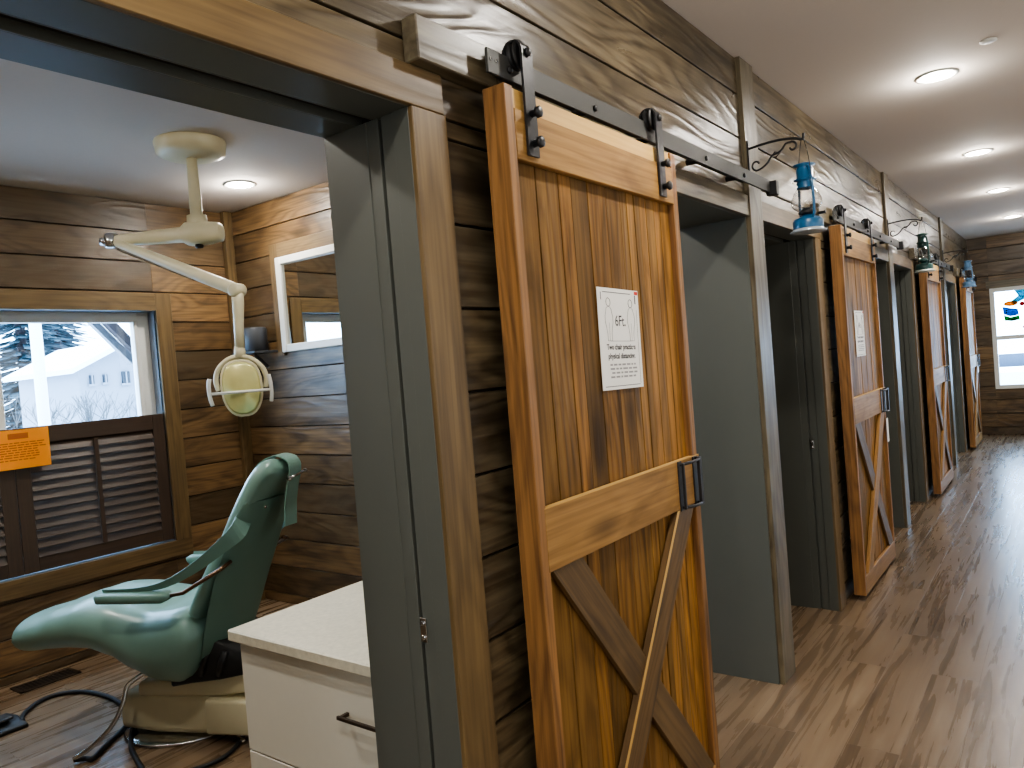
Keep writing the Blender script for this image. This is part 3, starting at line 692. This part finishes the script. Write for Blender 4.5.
MB().lathe([(.03, 0), (.074, .002), (.08, .01), (.08, .145), (.074, .155), (.066, .158)], (-3.225, Y-.115, 1.728), 28).build('body', SPK, sp)
MB().lathe([(.060, .1585), (.055, .160), (.002, .160)], (-3.225, Y-.115, 1.728), 24).build('top_cap', BLACKP, sp)

# ------------------------------------------------------------------ shutters
def shutter(y0, y1, label):
    x0, x1 = XE-.035, XE-.003; z0, z1 = RZ0+.012, 1.372
    rt = thing('louvered_shutter', label, 'shutter', (XE-.02, (y0+y1)/2, z0), 'dark louvered shutters over the lower window')
    st = .075
    MB().box(x0, x1, y0, y0+st, z0, z1, grain=2).box(x0, x1, y1-st, y1, z0, z1, grain=2).box(x0, x1, y0+st, y1-st, z0, z0+.075, grain=1).box(x0, x1, y0+st, y1-st, z1-.095, z1, grain=1).build('shutter_frame', W_SHUT, rt, bevel=.002)
    n = 12; h = (z1-.095-z0-.075)/n
    for i in range(n):
        zc = z0+.075+h*(i+.5); a = math.radians(62)
        MB().obox((x0+.017, (y0+y1)/2, zc), (0, 1, 0), (-math.cos(a), 0, math.sin(a)), (math.sin(a), 0, math.cos(a)), (y1-y0-2*st, .066, .007), 0).build('louver', W_SHUT, rt, bevel=.002)
    MB().box(x1+.002, x1+.014, (y0+y1)/2-.012, (y0+y1)/2+.012, z0+.08, z1-.10, grain=2).build('tilt_rod', W_SHUT, rt)
shutter(1.672, RY1-.004, 'dark brown louvered shutter on the right half of the window')
shutter(RY0+.004, 1.668, 'dark brown louvered shutter behind the orange notice, cut by the left edge')
nt_ = thing('orange_notice', 'bright orange printed notice in front of the window shutters', 'sign', (XE+.03, 1.60, 1.15))
MB().obox((XE+.024, 1.60, 1.258), (1, 0, 0), (0, 1, 0.0), (0, 0, 1), (.0015, .49, .215)).build('sheet', ORANGE, nt_)
mk = MB(); r_ = random.Random(5)
mk.box(XE+.0249, XE+.0254, 1.64, 1.74, 1.315, 1.345)
for i, z in enumerate((1.293, 1.28, 1.267, 1.254, 1.241, 1.228, 1.215, 1.20)):
    u = 1.40+.01*i
    while u < 1.81-.008*i:
        l = r_.uniform(.015, .04); mk.box(XE+.0249, XE+.0254, u, u+l, z-.003, z+.0025); u += l+.006
mk.build('printing', INKO, nt_)
MB().box(XE+.0, XE+.024, 1.59, 1.61, 1.30, 1.31).build('clip', WVIN, nt_)

# ------------------------------------------------------------------ floor register
vt = thing('floor_register', 'dark slotted floor vent by the window wall', 'floor vent', (-3.42, 1.66, 0))
m_ = MB(); a_, b_ = (-3.50, -3.36); ya, yb = 1.52, 1.82
m_.box(a_, b_, ya, yb, 0, .002, m=0)
m_.build('grille_back', BLACKP, vt)
m_ = MB(); m_.box(a_, a_+.02, ya, yb, .002, .006).box(b_-.02, b_, ya, yb, .002, .006).box(a_, b_, ya, ya+.02, .002, .006).box(a_, b_, yb-.02, yb, .002, .006)
for i in range(12): m_.box(a_+.02, b_-.02, ya+.03+i*.021, ya+.037+i*.021, .002, .0055)
m_.build('grille', plain('bronze_register', srgb(60, 50, 42), rough=.4, metal=.4), vt)

# ------------------------------------------------------------------ cabinet + countertop
cx0, cx1, cy0, cy1 = -.93, -.268, 1.27, 1.84
cb = thing('base_cabinet', 'cream drawer cabinet just inside the nearest opening', 'cabinet', ((cx0+cx1)/2, (cy0+cy1)/2, 0))
MB().box(cx0, cx1-.002, cy0+.02, cy1, .08, .745).box(cx0+.02, cx1-.02, cy0+.07, cy1-.02, 0, .08).build('carcass', WHITEC, cb, bevel=.001)
zz = [.09, .415, .742]
for i in range(2):
    dr = MB().box(cx0+.002, cx1-.004, cy0, cy0+.019, zz[i]+.002, zz[i+1]-.002).build('drawer', WHITEC, cb, bevel=.002)
    zc = zz[i+1]-.12; xc = -.376
    MB().box(xc-.095, xc+.095, cy0-.032, cy0-.024, zc-.005, zc+.005).box(xc-.09, xc-.08, cy0-.026, cy0, zc-.005, zc+.005).box(xc+.08, xc+.09, cy0-.026, cy0, zc-.005, zc+.005).build('handle', plain('bronze_pull', srgb(74, 62, 52), rough=.3, metal=.7), dr, bevel=.001)
ct = MB().box(cx0-.025, cx1+.0, cy0-.022, cy1, .746, .78).build('countertop', STONE, None, loc=((cx0+cx1)/2, cy0, .746), bevel=.004)
tag(ct, 'pale speckled stone countertop on the cream drawer cabinet', 'countertop')

# ------------------------------------------------------------------ dental chair
A = Vector((.908, .419, 0)).normalized(); Nn = Vector((A.y, -A.x, 0)); B0 = Vector((-2.2, 1.70, 0))
def cp(s, w, z): return B0+A*s+Nn*w+Vector((0, 0, z))
dc = thing('dental_chair', 'teal vinyl dental chair on an ivory base in the treatment room', 'dental chair', B0)
def interp(keys, s):
    if s <= keys[0][0]: return keys[0][1:]
    for a, b in zip(keys[:-1], keys[1:]):
        if s <= b[0]:
            t = (s-a[0])/(b[0]-a[0]); t = t*t*(3-2*t)*.5+t*.5; return [x+(y-x)*t for x, y in zip(a[1:], b[1:])]
    return keys[-1][1:]
# seat: s -> top z, bottom z, half width, dish depth
KS = [(-.665, .475, .425, .10, 0), (-.655, .52, .395, .15, 0), (-.61, .55, .38, .19, .0), (-.50, .575, .395, .215, .005), (-.38, .620, .402, .235, .01), (-.25, .652, .395, .245, .012), (-.13, .655, .355, .25, .02),
      (-.02, .635, .295, .262, .035), (.08, .62, .255, .275, .05), (.17, .63, .25, .285, .05), (.24, .64, .28, .285, .045), (.29, .63, .34, .275, .03), (.325, .59, .41, .255, .01), (.335, .54, .46, .24, .0)]
secs = []
n = 28
ss = [-.665+1.0*i/40 for i in range(41)]
for s_ in ss:
    zt, zb_, hw, dish = interp(KS, s_); zc = (zt+zb_)/2; hz = (zt-zb_)/2; sec = []
    for k in range(n):
        a = 2*PI*k/n; c_, q = math.cos(a), math.sin(a)
        w_ = hw*math.copysign(abs(c_)**.75, c_); z_ = zc+hz*math.copysign(abs(q)**.8, q)
        if q > 0: z_ -= dish*max(0, 1-(w_/(hw*.72))**2)
        if q < 0: w_ *= 1-.25*abs(q)
        sec.append(cp(s_, w_, z_))
    secs.append(sec)
MB().loft(secs).build('seat', TEAL, dc)
# backrest: centre line (s,z), half width, half thickness
BK = [(.24, .475, .19, .035), (.30, .58, .215, .046), (.385, .72, .225, .050), (.47, .86, .215, .050), (.53, .98, .20, .05), (.575, 1.06, .185, .052), (.61, 1.115, .172, .052), (.645, 1.155, .15, .048), (.665, 1.17, .11, .03)]
fine = []
P3 = smooth_path([(b[0], b[1], b[2]) for b in BK], 4); T3 = smooth_path([(b[3], 0, 0) for b in BK], 4)
secs = []; secsb = []
for i, (p_, t_) in enumerate(zip(P3, T3)):
    q0 = P3[max(i-1, 0)]; q1 = P3[min(i+1, len(P3)-1)]; d = Vector((q1.x-q0.x, q1.y-q0.y)).normalized(); nf = Vector((-d.y, d.x))  # towards the front
    sec = []; hw = p_.z; th = t_.x
    for k in range(24):
        a = 2*PI*k/24; c_, q = math.cos(a), math.sin(a)
        w_ = hw*math.copysign(abs(c_)**.6, c_); u_ = th*math.copysign(abs(q)**.8, q)
        if q > 0: u_ -= .02*max(0, 1-(w_/(hw*.7))**2)
        if q < 0: u_ *= .9
        sec.append(cp(p_.x+nf.x*u_, w_, p_.y+nf.y*u_))
    secs.append(sec[::-1])
MB().loft(secs).build('backrest', TEAL, dc)
# fabric back cover, a shell wrapped round the rear of the backrest ending in a hanging lip
CV = [(.17, .40, .13, .0), (.21, .385, .17, .0), (.26, .41, .195, .0)]
cov = []
row = []
for (s_, z_, hw, off) in [(.30, .325, .10, 0), (.335, .345, .16, 0), (.375, .42, .195, 0), (.41, .52, .215, 0), (.46, .66, .228, 0), (.52, .80, .232, 0), (.58, .93, .22, 0), (.62, 1.03, .20, 0)]:
    r = []
    for k in range(11):
        u = -1+2*k/10; r.append(cp(s_-.055*abs(u)**3.0, hw*u, z_+.012*abs(u)**3))
    row.append(r)
vs = [p for r in row for p in r]; fs = [(i*11+k, i*11+k+1, (i+1)*11+k+1, (i+1)*11+k) for i in range(len(row)-1) for k in range(10)]
m_ = MB(); m_.raw(vs, fs, smooth=True); cvo = m_.build('back_cover', TEALD, dc)
so = cvo.modifiers.new('s', 'SOLIDIFY'); so.thickness = .006; cvo.modifiers.new('ss', 'SUBSURF').levels = 1; cvo.modifiers['ss'].render_levels = 2
# headrest strap: over the top and down the back
def ribbon(pts, widths, wdir=None, th=.005, subs=4):
    P = smooth_path(pts, subs); Wd = [v.x for v in smooth_path([(w_, 0, 0) for w_ in widths], subs)]; secs = []
    for i, p_ in enumerate(P):
        t = (P[min(i+1, len(P)-1)]-P[max(i-1, 0)]).normalized(); wd = Vector(wdir) if wdir else Nn
        wd = (wd-t*wd.dot(t)).normalized(); nn = t.cross(wd)
        secs.append([p_+wd*Wd[i]/2+nn*th/2, p_+wd*Wd[i]/2-nn*th/2, p_-wd*Wd[i]/2-nn*th/2, p_-wd*Wd[i]/2+nn*th/2])
    m_ = MB(); vs = [v for q in secs for v in q]; fs = []
    for i in range(len(secs)-1):
        for k in range(4): fs.append((i*4+k, i*4+(k+1) % 4, (i+1)*4+(k+1) % 4, (i+1)*4+k))
    fs += [(3, 2, 1, 0), tuple((len(secs)-1)*4+k for k in range(4))]
    m_.raw(vs, fs, smooth=False); return m_
ribbon([cp(.515, .0, 1.11), cp(.56, .0, 1.165), cp(.63, .0, 1.198), cp(.69, .0, 1.18), cp(.705, .0, 1.135), cp(.685, .0, 1.06), cp(.672, .005, .985), cp(.668, .01, .90)], [.10]*8).build('headrest_strap', TEAL, dc)
MB().tube([cp(.712, .07, 1.105), cp(.714, .0, 1.112), cp(.712, -.075, 1.118)], .006, 8).lathe([(.011, -.004), (.011, .004)], cp(.712, .07, 1.105), 10, Nn).lathe([(.009, -.004), (.009, .004)], cp(.712, -.075, 1.118), 10, Nn).build('strap_pin', CHROME, dc)
for (s_, w_, z_) in [(.64, .12, 1.0), (.65, -.12, 1.03)]: MB().lathe([(.008, 0), (.006, .005)], cp(s_-.02, w_, z_), 8, A).build('button', CHROME, dc)
# arm slings and pads
for sgn in (1, -1):
    wv = .30*sgn
    m_ = MB(); secs = []
    for s_ in [-.065+.345*i/12 for i in range(13)]:
        e_ = min(1, min((s_+.065), (.28-s_))/.025+.35); sec = []
        for k in range(14):
            a = 2*PI*k/14; c_, q = math.cos(a), math.sin(a)
            sec.append(cp(s_, wv+.042*e_*math.copysign(abs(c_)**.6, c_), .690+.022*e_*math.copysign(abs(q)**.6, q)))
        secs.append(sec)
    m_.loft(secs).build('armrest_pad', TEALD, dc)
    ribbon([cp(-.03, wv, .716), cp(.12, wv, .718), cp(.26, wv, .740), cp(.39, wv*.95, .800), (cp(.50, wv*.87, .875)), cp(.555, wv*(.76 if sgn > 0 else .68), .925), cp(.55, wv*(.55 if sgn > 0 else .5), .97)], [.018, .022, .03, .042, .055, .07, .075] if sgn > 0 else [.018, .022, .03, .04, .045, .05, .05], wdir=(Nn*.35*sgn+Vector((0, 0, 1))+A*-.5)).build('arm_sling', TEALD, dc)
    MB().tube([cp(.26, wv, .69), cp(.33, wv*.97, .70), cp(.49, wv*.88, .785), cp(.50, wv*.70, .80)], .0085, 8).build('arm_bar', plain('brown_steel', srgb(110, 84, 64), rough=.3, metal=.8), dc)
# hinge mechanism, black bellows
MB().loft([[cp(s_, w_*x, z_) for x, z_ in ((-1, za), (1, za), (1, zb2), (-1, zb2))] for s_, w_, za, zb2 in ((.10, .12, .24, .34), (.22, .15, .27, .44), (.36, .16, .29, .46), (.46, .13, .30, .40))]).build('lift_mechanism', BLACKP, dc, bevel=.01)
for i in range(3): MB().tube([cp(.20+.08*i, .15, .31), cp(.22+.08*i, .165, .36), cp(.24+.08*i, .15, .41)], .014, 8).build('lift_linkage', IRON, dc)
# ivory base
def rsec(s_, hw, z0_, z1_, r=.03):
    out = []; W0 = -.05
    for (sx, sz) in ((1, -1), (1, 1), (-1, 1), (-1, -1)):
        for k in range(4):
            a = {(1, -1): -PI/2, (1, 1): 0, (-1, 1): PI/2, (-1, -1): PI}[(sx, sz)]+k*PI/6
            out.append(cp(s_, W0+sx*(hw-r)+r*math.cos(a), (z1_-r if sz > 0 else z0_+r)+r*math.sin(a)))
    return out
MB().loft([rsec(-.20, .10, .05, .16), rsec(-.185, .13, .035, .185), rsec(0, .155, .03, .20), rsec(.2, .16, .03, .205), rsec(.38, .16, .03, .20), rsec(.40, .14, .04, .19)]).build('base_housing', IVORY, dc)
MB().loft([rsec(-.10, .11, .185, .225, .015), rsec(-.08, .14, .18, .245, .02), rsec(.12, .16, .19, .275, .02), rsec(.32, .165, .20, .315, .02), rsec(.50, .16, .22, .345, .02), rsec(.52, .13, .24, .335, .02)]).build('lift_cover', IVORY, dc)
MB().loft([rsec(.27, .19, .045, .195, .015), rsec(.50, .19, .045, .195, .015)]).build('junction_box', IVORY, dc, bevel=.004)
MB().lathe([(.05, 0), (.272, 0), (.275, .006), (.268, .014), (.18, .020), (.10, .032)], B0+A*.02-Nn*.10, 48).build('floor_plate', CHROME, dc)
hp = [cp(-.02, .12, .305), cp(-.065, .17, .27), cp(-.07, .2, .21), cp(-.10, .24, .13), cp(-.17, .28, .06), cp(-.235, .31, .022)]
MB().tube(smooth_path(hp, 6), .010, 8).build('steel_hose', CHROME, dc)

# foot pedal, hoses
def fl(x, y, z=.011): return (x, y, z)
pd = thing('foot_pedal', 'black foot control on the floor at the left edge', 'foot pedal', (-2.98, 1.29, 0))
MB().loft([rsec2 for rsec2 in [[(x, 1.29+w_, z) for w_, z in ((-.09, .0), (.09, .0), (.085, h_), (-.085, h_))] for x, h_ in ((-3.12, .018), (-3.0, .035), (-2.88, .02))]]).build('pedal_body', BLACKP, pd, bevel=.006)
MB().obox((-2.98, 1.30, .046), (1, 0, .1), (0, 1, 0), (-.1, 0, 1), (.10, .07, .014)).build('pedal_plate', SPK, pd, bevel=.004)
MB().lathe([(.018, 0), (.018, .008), (.01, .012)], (-2.94, 1.25, .036), 12).build('pedal_button', CHROME, pd)
def cable(pts, r, mat, name, label, cat):
    o = MB().tube(smooth_path(pts, 7), r, 8).build(name, mat, None, loc=pts[0]); tag(o, label, cat); return o
cable([fl(-2.93, 1.37, .02), fl(-3.03, 1.41), fl(-3.13, 1.52), fl(-3.128, 1.614), fl(-3.024, 1.691), fl(-2.828, 1.72), fl(-2.631, 1.70), fl(-2.44, 1.66), fl(-2.28, 1.62), fl(-2.22, 1.66, .04)], .011, BLACKP, 'pedal_hose', 'black hose running from the foot pedal to the dental chair', 'hose')
cable([cp(-.235, .31, .020), fl(-2.262, 1.36), fl(-2.236, 1.372), fl(-2.29, 1.44), fl(-2.36, 1.535), fl(-2.41, 1.60, .012), fl(-2.33, 1.59, .034), fl(-2.27, 1.55, .014), fl(-2.168, 1.50), fl(-2.042, 1.46), fl(-1.932, 1.43), fl(-1.75, 1.38), fl(-1.6, 1.30)], .011, BLACKP, 'floor_hose', 'black hose looping on the floor under the chrome tube', 'hose')
cable([fl(-1.80, 1.79, .02), fl(-1.745, 1.70), fl(-1.73, 1.60), fl(-1.765, 1.487), fl(-1.72, 1.36), fl(-1.55, 1.25)], .009, BLACKP, 'floor_hose', 'black cable ending in a chrome coupler beside the cabinet', 'cable')
cp_ = thing('hose_coupler', 'chrome quick-connect coupler on the floor beside the cream cabinet', 'coupler', (-1.80, 1.79, 0))
MB().lathe([(.008, -.03), (.016, -.028), (.018, -.01), (.014, 0), (.02, .004), (.02, .02), (.012, .028)], (-1.80, 1.80, .022), 14, (.6, .8, 0)).build('coupler_body', CHROME, cp_)
MB().lathe([(.007, 0), (.011, .01), (.011, .05), (.006, .056)], (-1.76, 1.77, .016), 12, (-1, .1, 0)).build('coupler_tip', CHROME, cp_)

# ------------------------------------------------------------------ dental lamp
Mx, My = -2.316, 2.113
dl = thing('dental_lamp', 'ivory ceiling-mounted dental lamp with jointed arm and yellow-green reflector', 'dental lamp', (Mx, My, 2.72))
MB().lathe([(.165, 0), (.168, -.01), (.160, -.06), (.13, -.075), (.03, -.082)], (Mx, My, 2.72), 36).build('ceiling_mount', IVORY, dl)
MB().lathe([(.024, -.07), (.026, -.16), (.028, -.24), (.030, -.36), (.046, -.362), (.050, -.43)], (Mx, My, 2.72), 20).build('drop_pole', IVORY, dl)
J = Vector((-2.668, 1.863, 2.27)); Ee = Vector((-1.965, 2.065, 1.946)); Mz = Vector((Mx, My, 2.27))
da = (J-Mz).normalized(); sa = Vector((-da.y, da.x, 0))
secs = []
for t, hw, hz in ((-.12, .03, .03), (-.11, .05, .045), (-.03, .065, .055), (.05, .06, .055), (.08, .035, .036), (.2, .032, .034), (.38, .028, .026), (.43, .024, .02)):
    c_ = Mz+da*t; secs.append([c_+sa*hw*math.copysign(abs(math.cos(a))**.6, math.cos(a))+Vector((0, 0, hz*math.copysign(abs(math.sin(a))**.6, math.sin(a)))) for a in [2*PI*i/16 for i in range(16)]])
MB().loft(secs).build('swivel_arm', IVORY, dl)
MB().lathe([(.018, -.01), (.02, .0), (.018, .012)], Mz+da*.0+Vector((0, 0, -.06)), 12).build('brake_knob', BLACKP, dl)
MB().lathe([(.030, -.035), (.034, -.03), (.034, .03), (.026, .036)], J, 18).lathe([(.020, 0), (.020, .035)], J-da*-.02, 12, da).build('joint_hub', CHROME, dl)
MB().tube([J, J+(Ee-J)*.1, J+(Ee-J)*.5, J+(Ee-J)*.96, Ee], [.018, .022, .028, .030, .028], 14).build('spring_arm', IVORY, dl)
da2 = (Ee-J).normalized(); nn2 = Vector((0, 0, 1)).cross(da2).normalized(); dn2 = da2.cross(nn2)
dn2 = dn2 if dn2.z < 0 else -dn2
MB().bar(J+da2*.05+dn2*.029, Ee-da2*.25+dn2*.029, .006, .03).build('light_strip', CHROME, dl)
MB().lathe([(.02, -.034), (.031, -.03), (.031, .03), (.02, .034)], Ee, 18, nn2).build('elbow', IVORY, dl)
H0 = Vector((-1.985, 2.065, 1.66))
MB().tube([Ee, Ee+Vector((0, 0, -.06)), Ee+(H0-Ee)*.6, H0], [.028, .026, .022, .022], 14).build('drop_arm', IVORY, dl)
# head: faces the viewer-ish, tilted down
camd = Vector((1.10, 0, 1.49))
F = (Vector((1.0, -.95, -.22))).normalized(); R_ = F.cross(Vector((0, 0, 1))).normalized()*-1; U_ = R_.cross(F)*-1
if U_.z < 0: U_ = -U_
Hc = Vector((-2.0, 2.07, 1.50))
def hp_(a, b, c=0): return Hc+R_*a+U_*b+F*c
MB().tube([H0+Vector((0, 0, .03)), H0, hp_(0, .135)], [.022, .026, .020], 12).tube(smooth_path([hp_(-.105, -.01, .0), hp_(-.112, .04), hp_(-.095, .09), hp_(-.05, .13), hp_(0, .142), hp_(.05, .13), hp_(.095, .09), hp_(.112, .04), hp_(.105, -.01)], 5), .012, 10, flat=1).build('yoke', IVORY, dl)
def shield(w0, h0, c, k=26):
    out = []
    for i in range(k):
        a = 2*PI*i/k; x = math.cos(a); y_ = math.sin(a)
        ww = w0*(1-.12*(-y_ if y_ < 0 else 0)); out.append(hp_(ww*math.copysign(abs(x)**.75, x), h0*math.copysign(abs(y_)**.75, y_)-.005, c))
    return out
MB().loft([shield(.03, .05, -.085), shield(.070, .105, -.06), shield(.088, .127, -.015), shield(.094, .135, .0), shield(.094, .135, .012), shield(.086, .125, .013)]).build('lamp_housing', IVORY, dl)
sec = [shield(.085*t, .124*t, .0135+.028*(1-t*t)) for t in (1, .9, .75, .55, .3, .05)]
MB().loft(sec).build('reflector_shield', REFL, dl)
MB().tube([hp_(-.128, -.015, .05), hp_(0, -.015, .055), hp_(.128, -.015, .05)], .0065, 8).build('handle_bar', WVIN, dl)
for sg_ in (-1, 1): MB().tube(smooth_path([hp_(.13*sg_, .055, .045), hp_(.136*sg_, .02, .05), hp_(.136*sg_, -.03, .05), hp_(.13*sg_, -.07, .045)], 4), .009, 10).build('grip', WVIN, dl)

# ------------------------------------------------------------------ outdoors
g = MB().box(-60, XE-.6, -30, 50, -.7, -.6).box(-10, 14, YE+.6, 60, -.7, -.6).build('snowy_ground', SNOW, None, loc=(0, 0, -.65)); g['kind'] = 'structure'; g['label'] = 'snow-covered ground outside the windows'; g['category'] = 'ground'
def house(name, label, y0, y1, xf, zb, zt, zr, depth, wins):
    rt = thing(name, label, 'house', (xf, (y0+y1)/2, -.6))
    MB().prism([(y0, -.6), (y1, -.6), (y1, zt), ((y0+y1)/2, zr), (y0, zt)], (xf-depth, 0, 0), (0, 1, 0), (0, 0, 1), (depth, 0, 0)).build('walls', HOUSEM, rt)
    ym = (y0+y1)/2
    r = MB(); th = .12
    for a, b in (((y0-.3, zt-.2), (ym, zr+.05)), ((ym, zr+.05), (y1+.3, zt-.2))):
        r.prism([a, b, (b[0], b[1]+th), (a[0], a[1]+th)], (xf-depth-.2, 0, 0), (0, 1, 0), (0, 0, 1), (depth+.6, 0, 0))
    r.build('roof', ROOFM, rt)
    for (a, b, c, d) in wins: 
        w_ = MB().box(xf, xf+.05, a, b, c, d).build('window', HWIN, rt)
        MB().box(xf+.03, xf+.07, a-.04, b+.04, c-.05, c).box(xf+.03, xf+.07, (a+b)/2-.015, (a+b)/2+.015, c, d).build('window_trim', HOUSEM, w_)
house('house', 'pale two-storey house seen through the treatment room window', 8.35, 10.6, -18, -.6, 2.35, 2.8, 3.5, [(8.58, 8.68, 1.88, 2.1), (8.9, 9.0, 1.9, 2.1), (9.36, 9.55, 1.85, 2.15), (8.45, 8.55, .95, 1.25), (9.7, 9.95, 1.0, 1.35)])
def conifer(x, y, h, r, label):
    rt = thing('conifer_tree', label, 'tree', (x, y, -.6), 'bluish conifers outside the treatment room')
    MB().tube([(x, y, -.6), (x, y, h*.6)], .15, 6).build('trunk', BRACEM, rt)
    rn = random.Random(int(x*100+y*10)); m_ = MB()
    for i in range(1600):
        t = rn.random()**.7; zz_ = -.2+(h+.2)*(1-t); rr = r*t*(.75+.5*rn.random())+.1; a = rn.random()*2*PI
        c_ = Vector((x, y, zz_)); o_ = Vector((math.cos(a)*rr, math.sin(a)*rr, -.25*rr)); s_ = Vector((-math.sin(a), math.cos(a), 0))*(.06+.09*rn.random())*(1+rr*.3)
        m_.raw([c_+o_*.3+s_*.3, c_+o_*.3-s_*.3, c_+o_-s_, c_+o_*1.12, c_+o_+s_], [(0, 1, 2, 3, 4)])
    m_.build('foliage', TREEM, rt)
for i, (x, y, h, r) in enumerate([(-26, 10.2, 9.5, 1.5), (-34, 14.6, 12.0, 1.8), (-44, 18.3, 14, 2.2)]):
    conifer(x, y, h, r, 'frosty blue-green conifer, %s seen through the treatment room window' % ('nearest and leftmost,', 'the middle one', 'the farthest one')[i])
pp = MB().lathe([(.07, -.6), (.065, 3), (.055, 7)], (-9, 3.97, 0), 12).build('utility_pole', plain('pale_pole', (.9, .92, .95, 1), rough=.7), None, loc=(-9, 3.97, -.6)); tag(pp, 'pale upright pole seen through the left part of the treatment room window', 'pole')
for j, (bx_, by_) in enumerate([(-13, 5.2), (-15, 7.0), (-12, 6.0)]):
    rt = thing('bare_bush', 'pale leafless bush %s outside the treatment room window' % ('left of the pole', 'just left of the pale house', 'in front of the pale house')[j], 'bush', (bx_, by_, -.6)); rn = random.Random(j); m_ = MB()
    def br(p_, d_, l_, r_, dep):
        q = p_+d_*l_; m_.tube([p_, q], [r_, r_*.7], 4, caps=False)
        if dep:
            for _ in range(3):
                dd_ = (d_+Vector((rn.uniform(-.7, .7), rn.uniform(-.7, .7), rn.uniform(-.1, .5)))).normalized(); br(q, dd_, l_*.72, r_*.6, dep-1)
    br(Vector((bx_, by_, -.6)), Vector((0, 0, 1)), .8, .03, 4); m_.build('branches', TWIG, rt)
pb = thing('porch_brace', 'dark slanted roof timber just outside the treatment room window', 'roof timber', (-4.6, 2.7, 2.1))
MB().bar((-4.6, 2.30, 2.546), (-4.6, 3.40, 1.309), .07, .062, up=(1, 0, 0)).build('beam', BRACEM, pb)
MB().bar((-4.66, 2.30, 2.46), (-4.66, 3.40, 1.223), .05, .05, up=(1, 0, 0)).build('fascia', HOUSEM, pb)
fn = MB().box(-2, 5, 20, 20.2, -.6, .88).build('low_wall', BLUEF, None, loc=(0, 20, -.6)); tag(fn, 'low blue-grey wall outside the end window', 'garden wall')
sb = MB().box(-2, 5, 17.5, 19.8, -.6, .60).build('snow_bank', SNOW, None, loc=(0, 18, -.6)); tag(sb, 'snow bank in front of the low wall outside', 'snow bank')

# ------------------------------------------------------------------ world, camera
wd = bpy.data.worlds.new('sky'); bpy.context.scene.world = wd; wd.use_nodes = True
wn_ = wd.node_tree; bg = wn_.nodes['Background']; bg.inputs[0].default_value = (.46, .70, 1, 1); bg.inputs[1].default_value = 26
def soft(loc, rot, sx, sy, e, col):  # soft area fill added to brighten hall and room; no window at these spots
    l = bpy.data.lights.new('fill_light', 'AREA'); l.shape = 'RECTANGLE'; l.size = sx; l.size_y = sy; l.energy = e; l.color = col
    o = bpy.data.objects.new('fill_light', l); COL.objects.link(o); o.location = loc; o.rotation_euler = rot
soft((1.3, -2.9, 1.5), (PI/2, 0, 0), 2.0, 2.0, 40, (.9, .95, 1))
soft((2.5, 3.0, 1.5), (0, PI/2, 0), 1.6, 5.0, 30, (1, .97, .92))
soft((2.5, 9.0, 1.5), (0, PI/2, 0), 1.6, 5.0, 30, (.9, .95, 1))
soft((-2.0, -1.2, 1.5), (PI/2, 0, 0), 1.6, 1.4, 22, (.9, .95, 1))
def portal(loc, rot, sx, sy):
    l = bpy.data.lights.new('sky_portal', 'AREA'); l.shape = 'RECTANGLE'; l.size = sx; l.size_y = sy; l.cycles.is_portal = True
    o = bpy.data.objects.new('sky_portal', l); COL.objects.link(o); o.location = loc; o.rotation_euler = rot
portal((XE-.21, (RY0+RY1)/2, 1.7), (0, -PI/2, 0), .7, 1.76)
portal((.7, YE+.16, 1.33), (-PI/2, 0, 0), .95, 1.4)
portal((2.0, YE+.16, 1.05), (-PI/2, 0, 0), .6, 1.8)
cam = bpy.data.cameras.new('camera'); co = bpy.data.objects.new('camera', cam); COL.objects.link(co)
cam.sensor_width = 36; cam.lens = 26.4944; cam.clip_start = .05; cam.clip_end = 300
r = Vector((0.8010070, 0.5932198, -0.0804865)); u = Vector((0.0506043, 0.0668701, 0.9964776)); b = Vector((0.5965124, -0.8022585, 0.0235439))
co.matrix_world = Matrix(((r.x, u.x, b.x, 1.10213), (r.y, u.y, b.y, 0), (r.z, u.z, b.z, 1.49412), (0, 0, 0, 1)))
sc = bpy.context.scene; sc.camera = co
sc.view_settings.view_transform = 'AgX'; sc.view_settings.look = 'AgX - Medium High Contrast'; sc.view_settings.exposure = .05
sc.cycles.max_bounces = 8; sc.cycles.sample_clamp_indirect = 4; sc.cycles.use_denoising = True
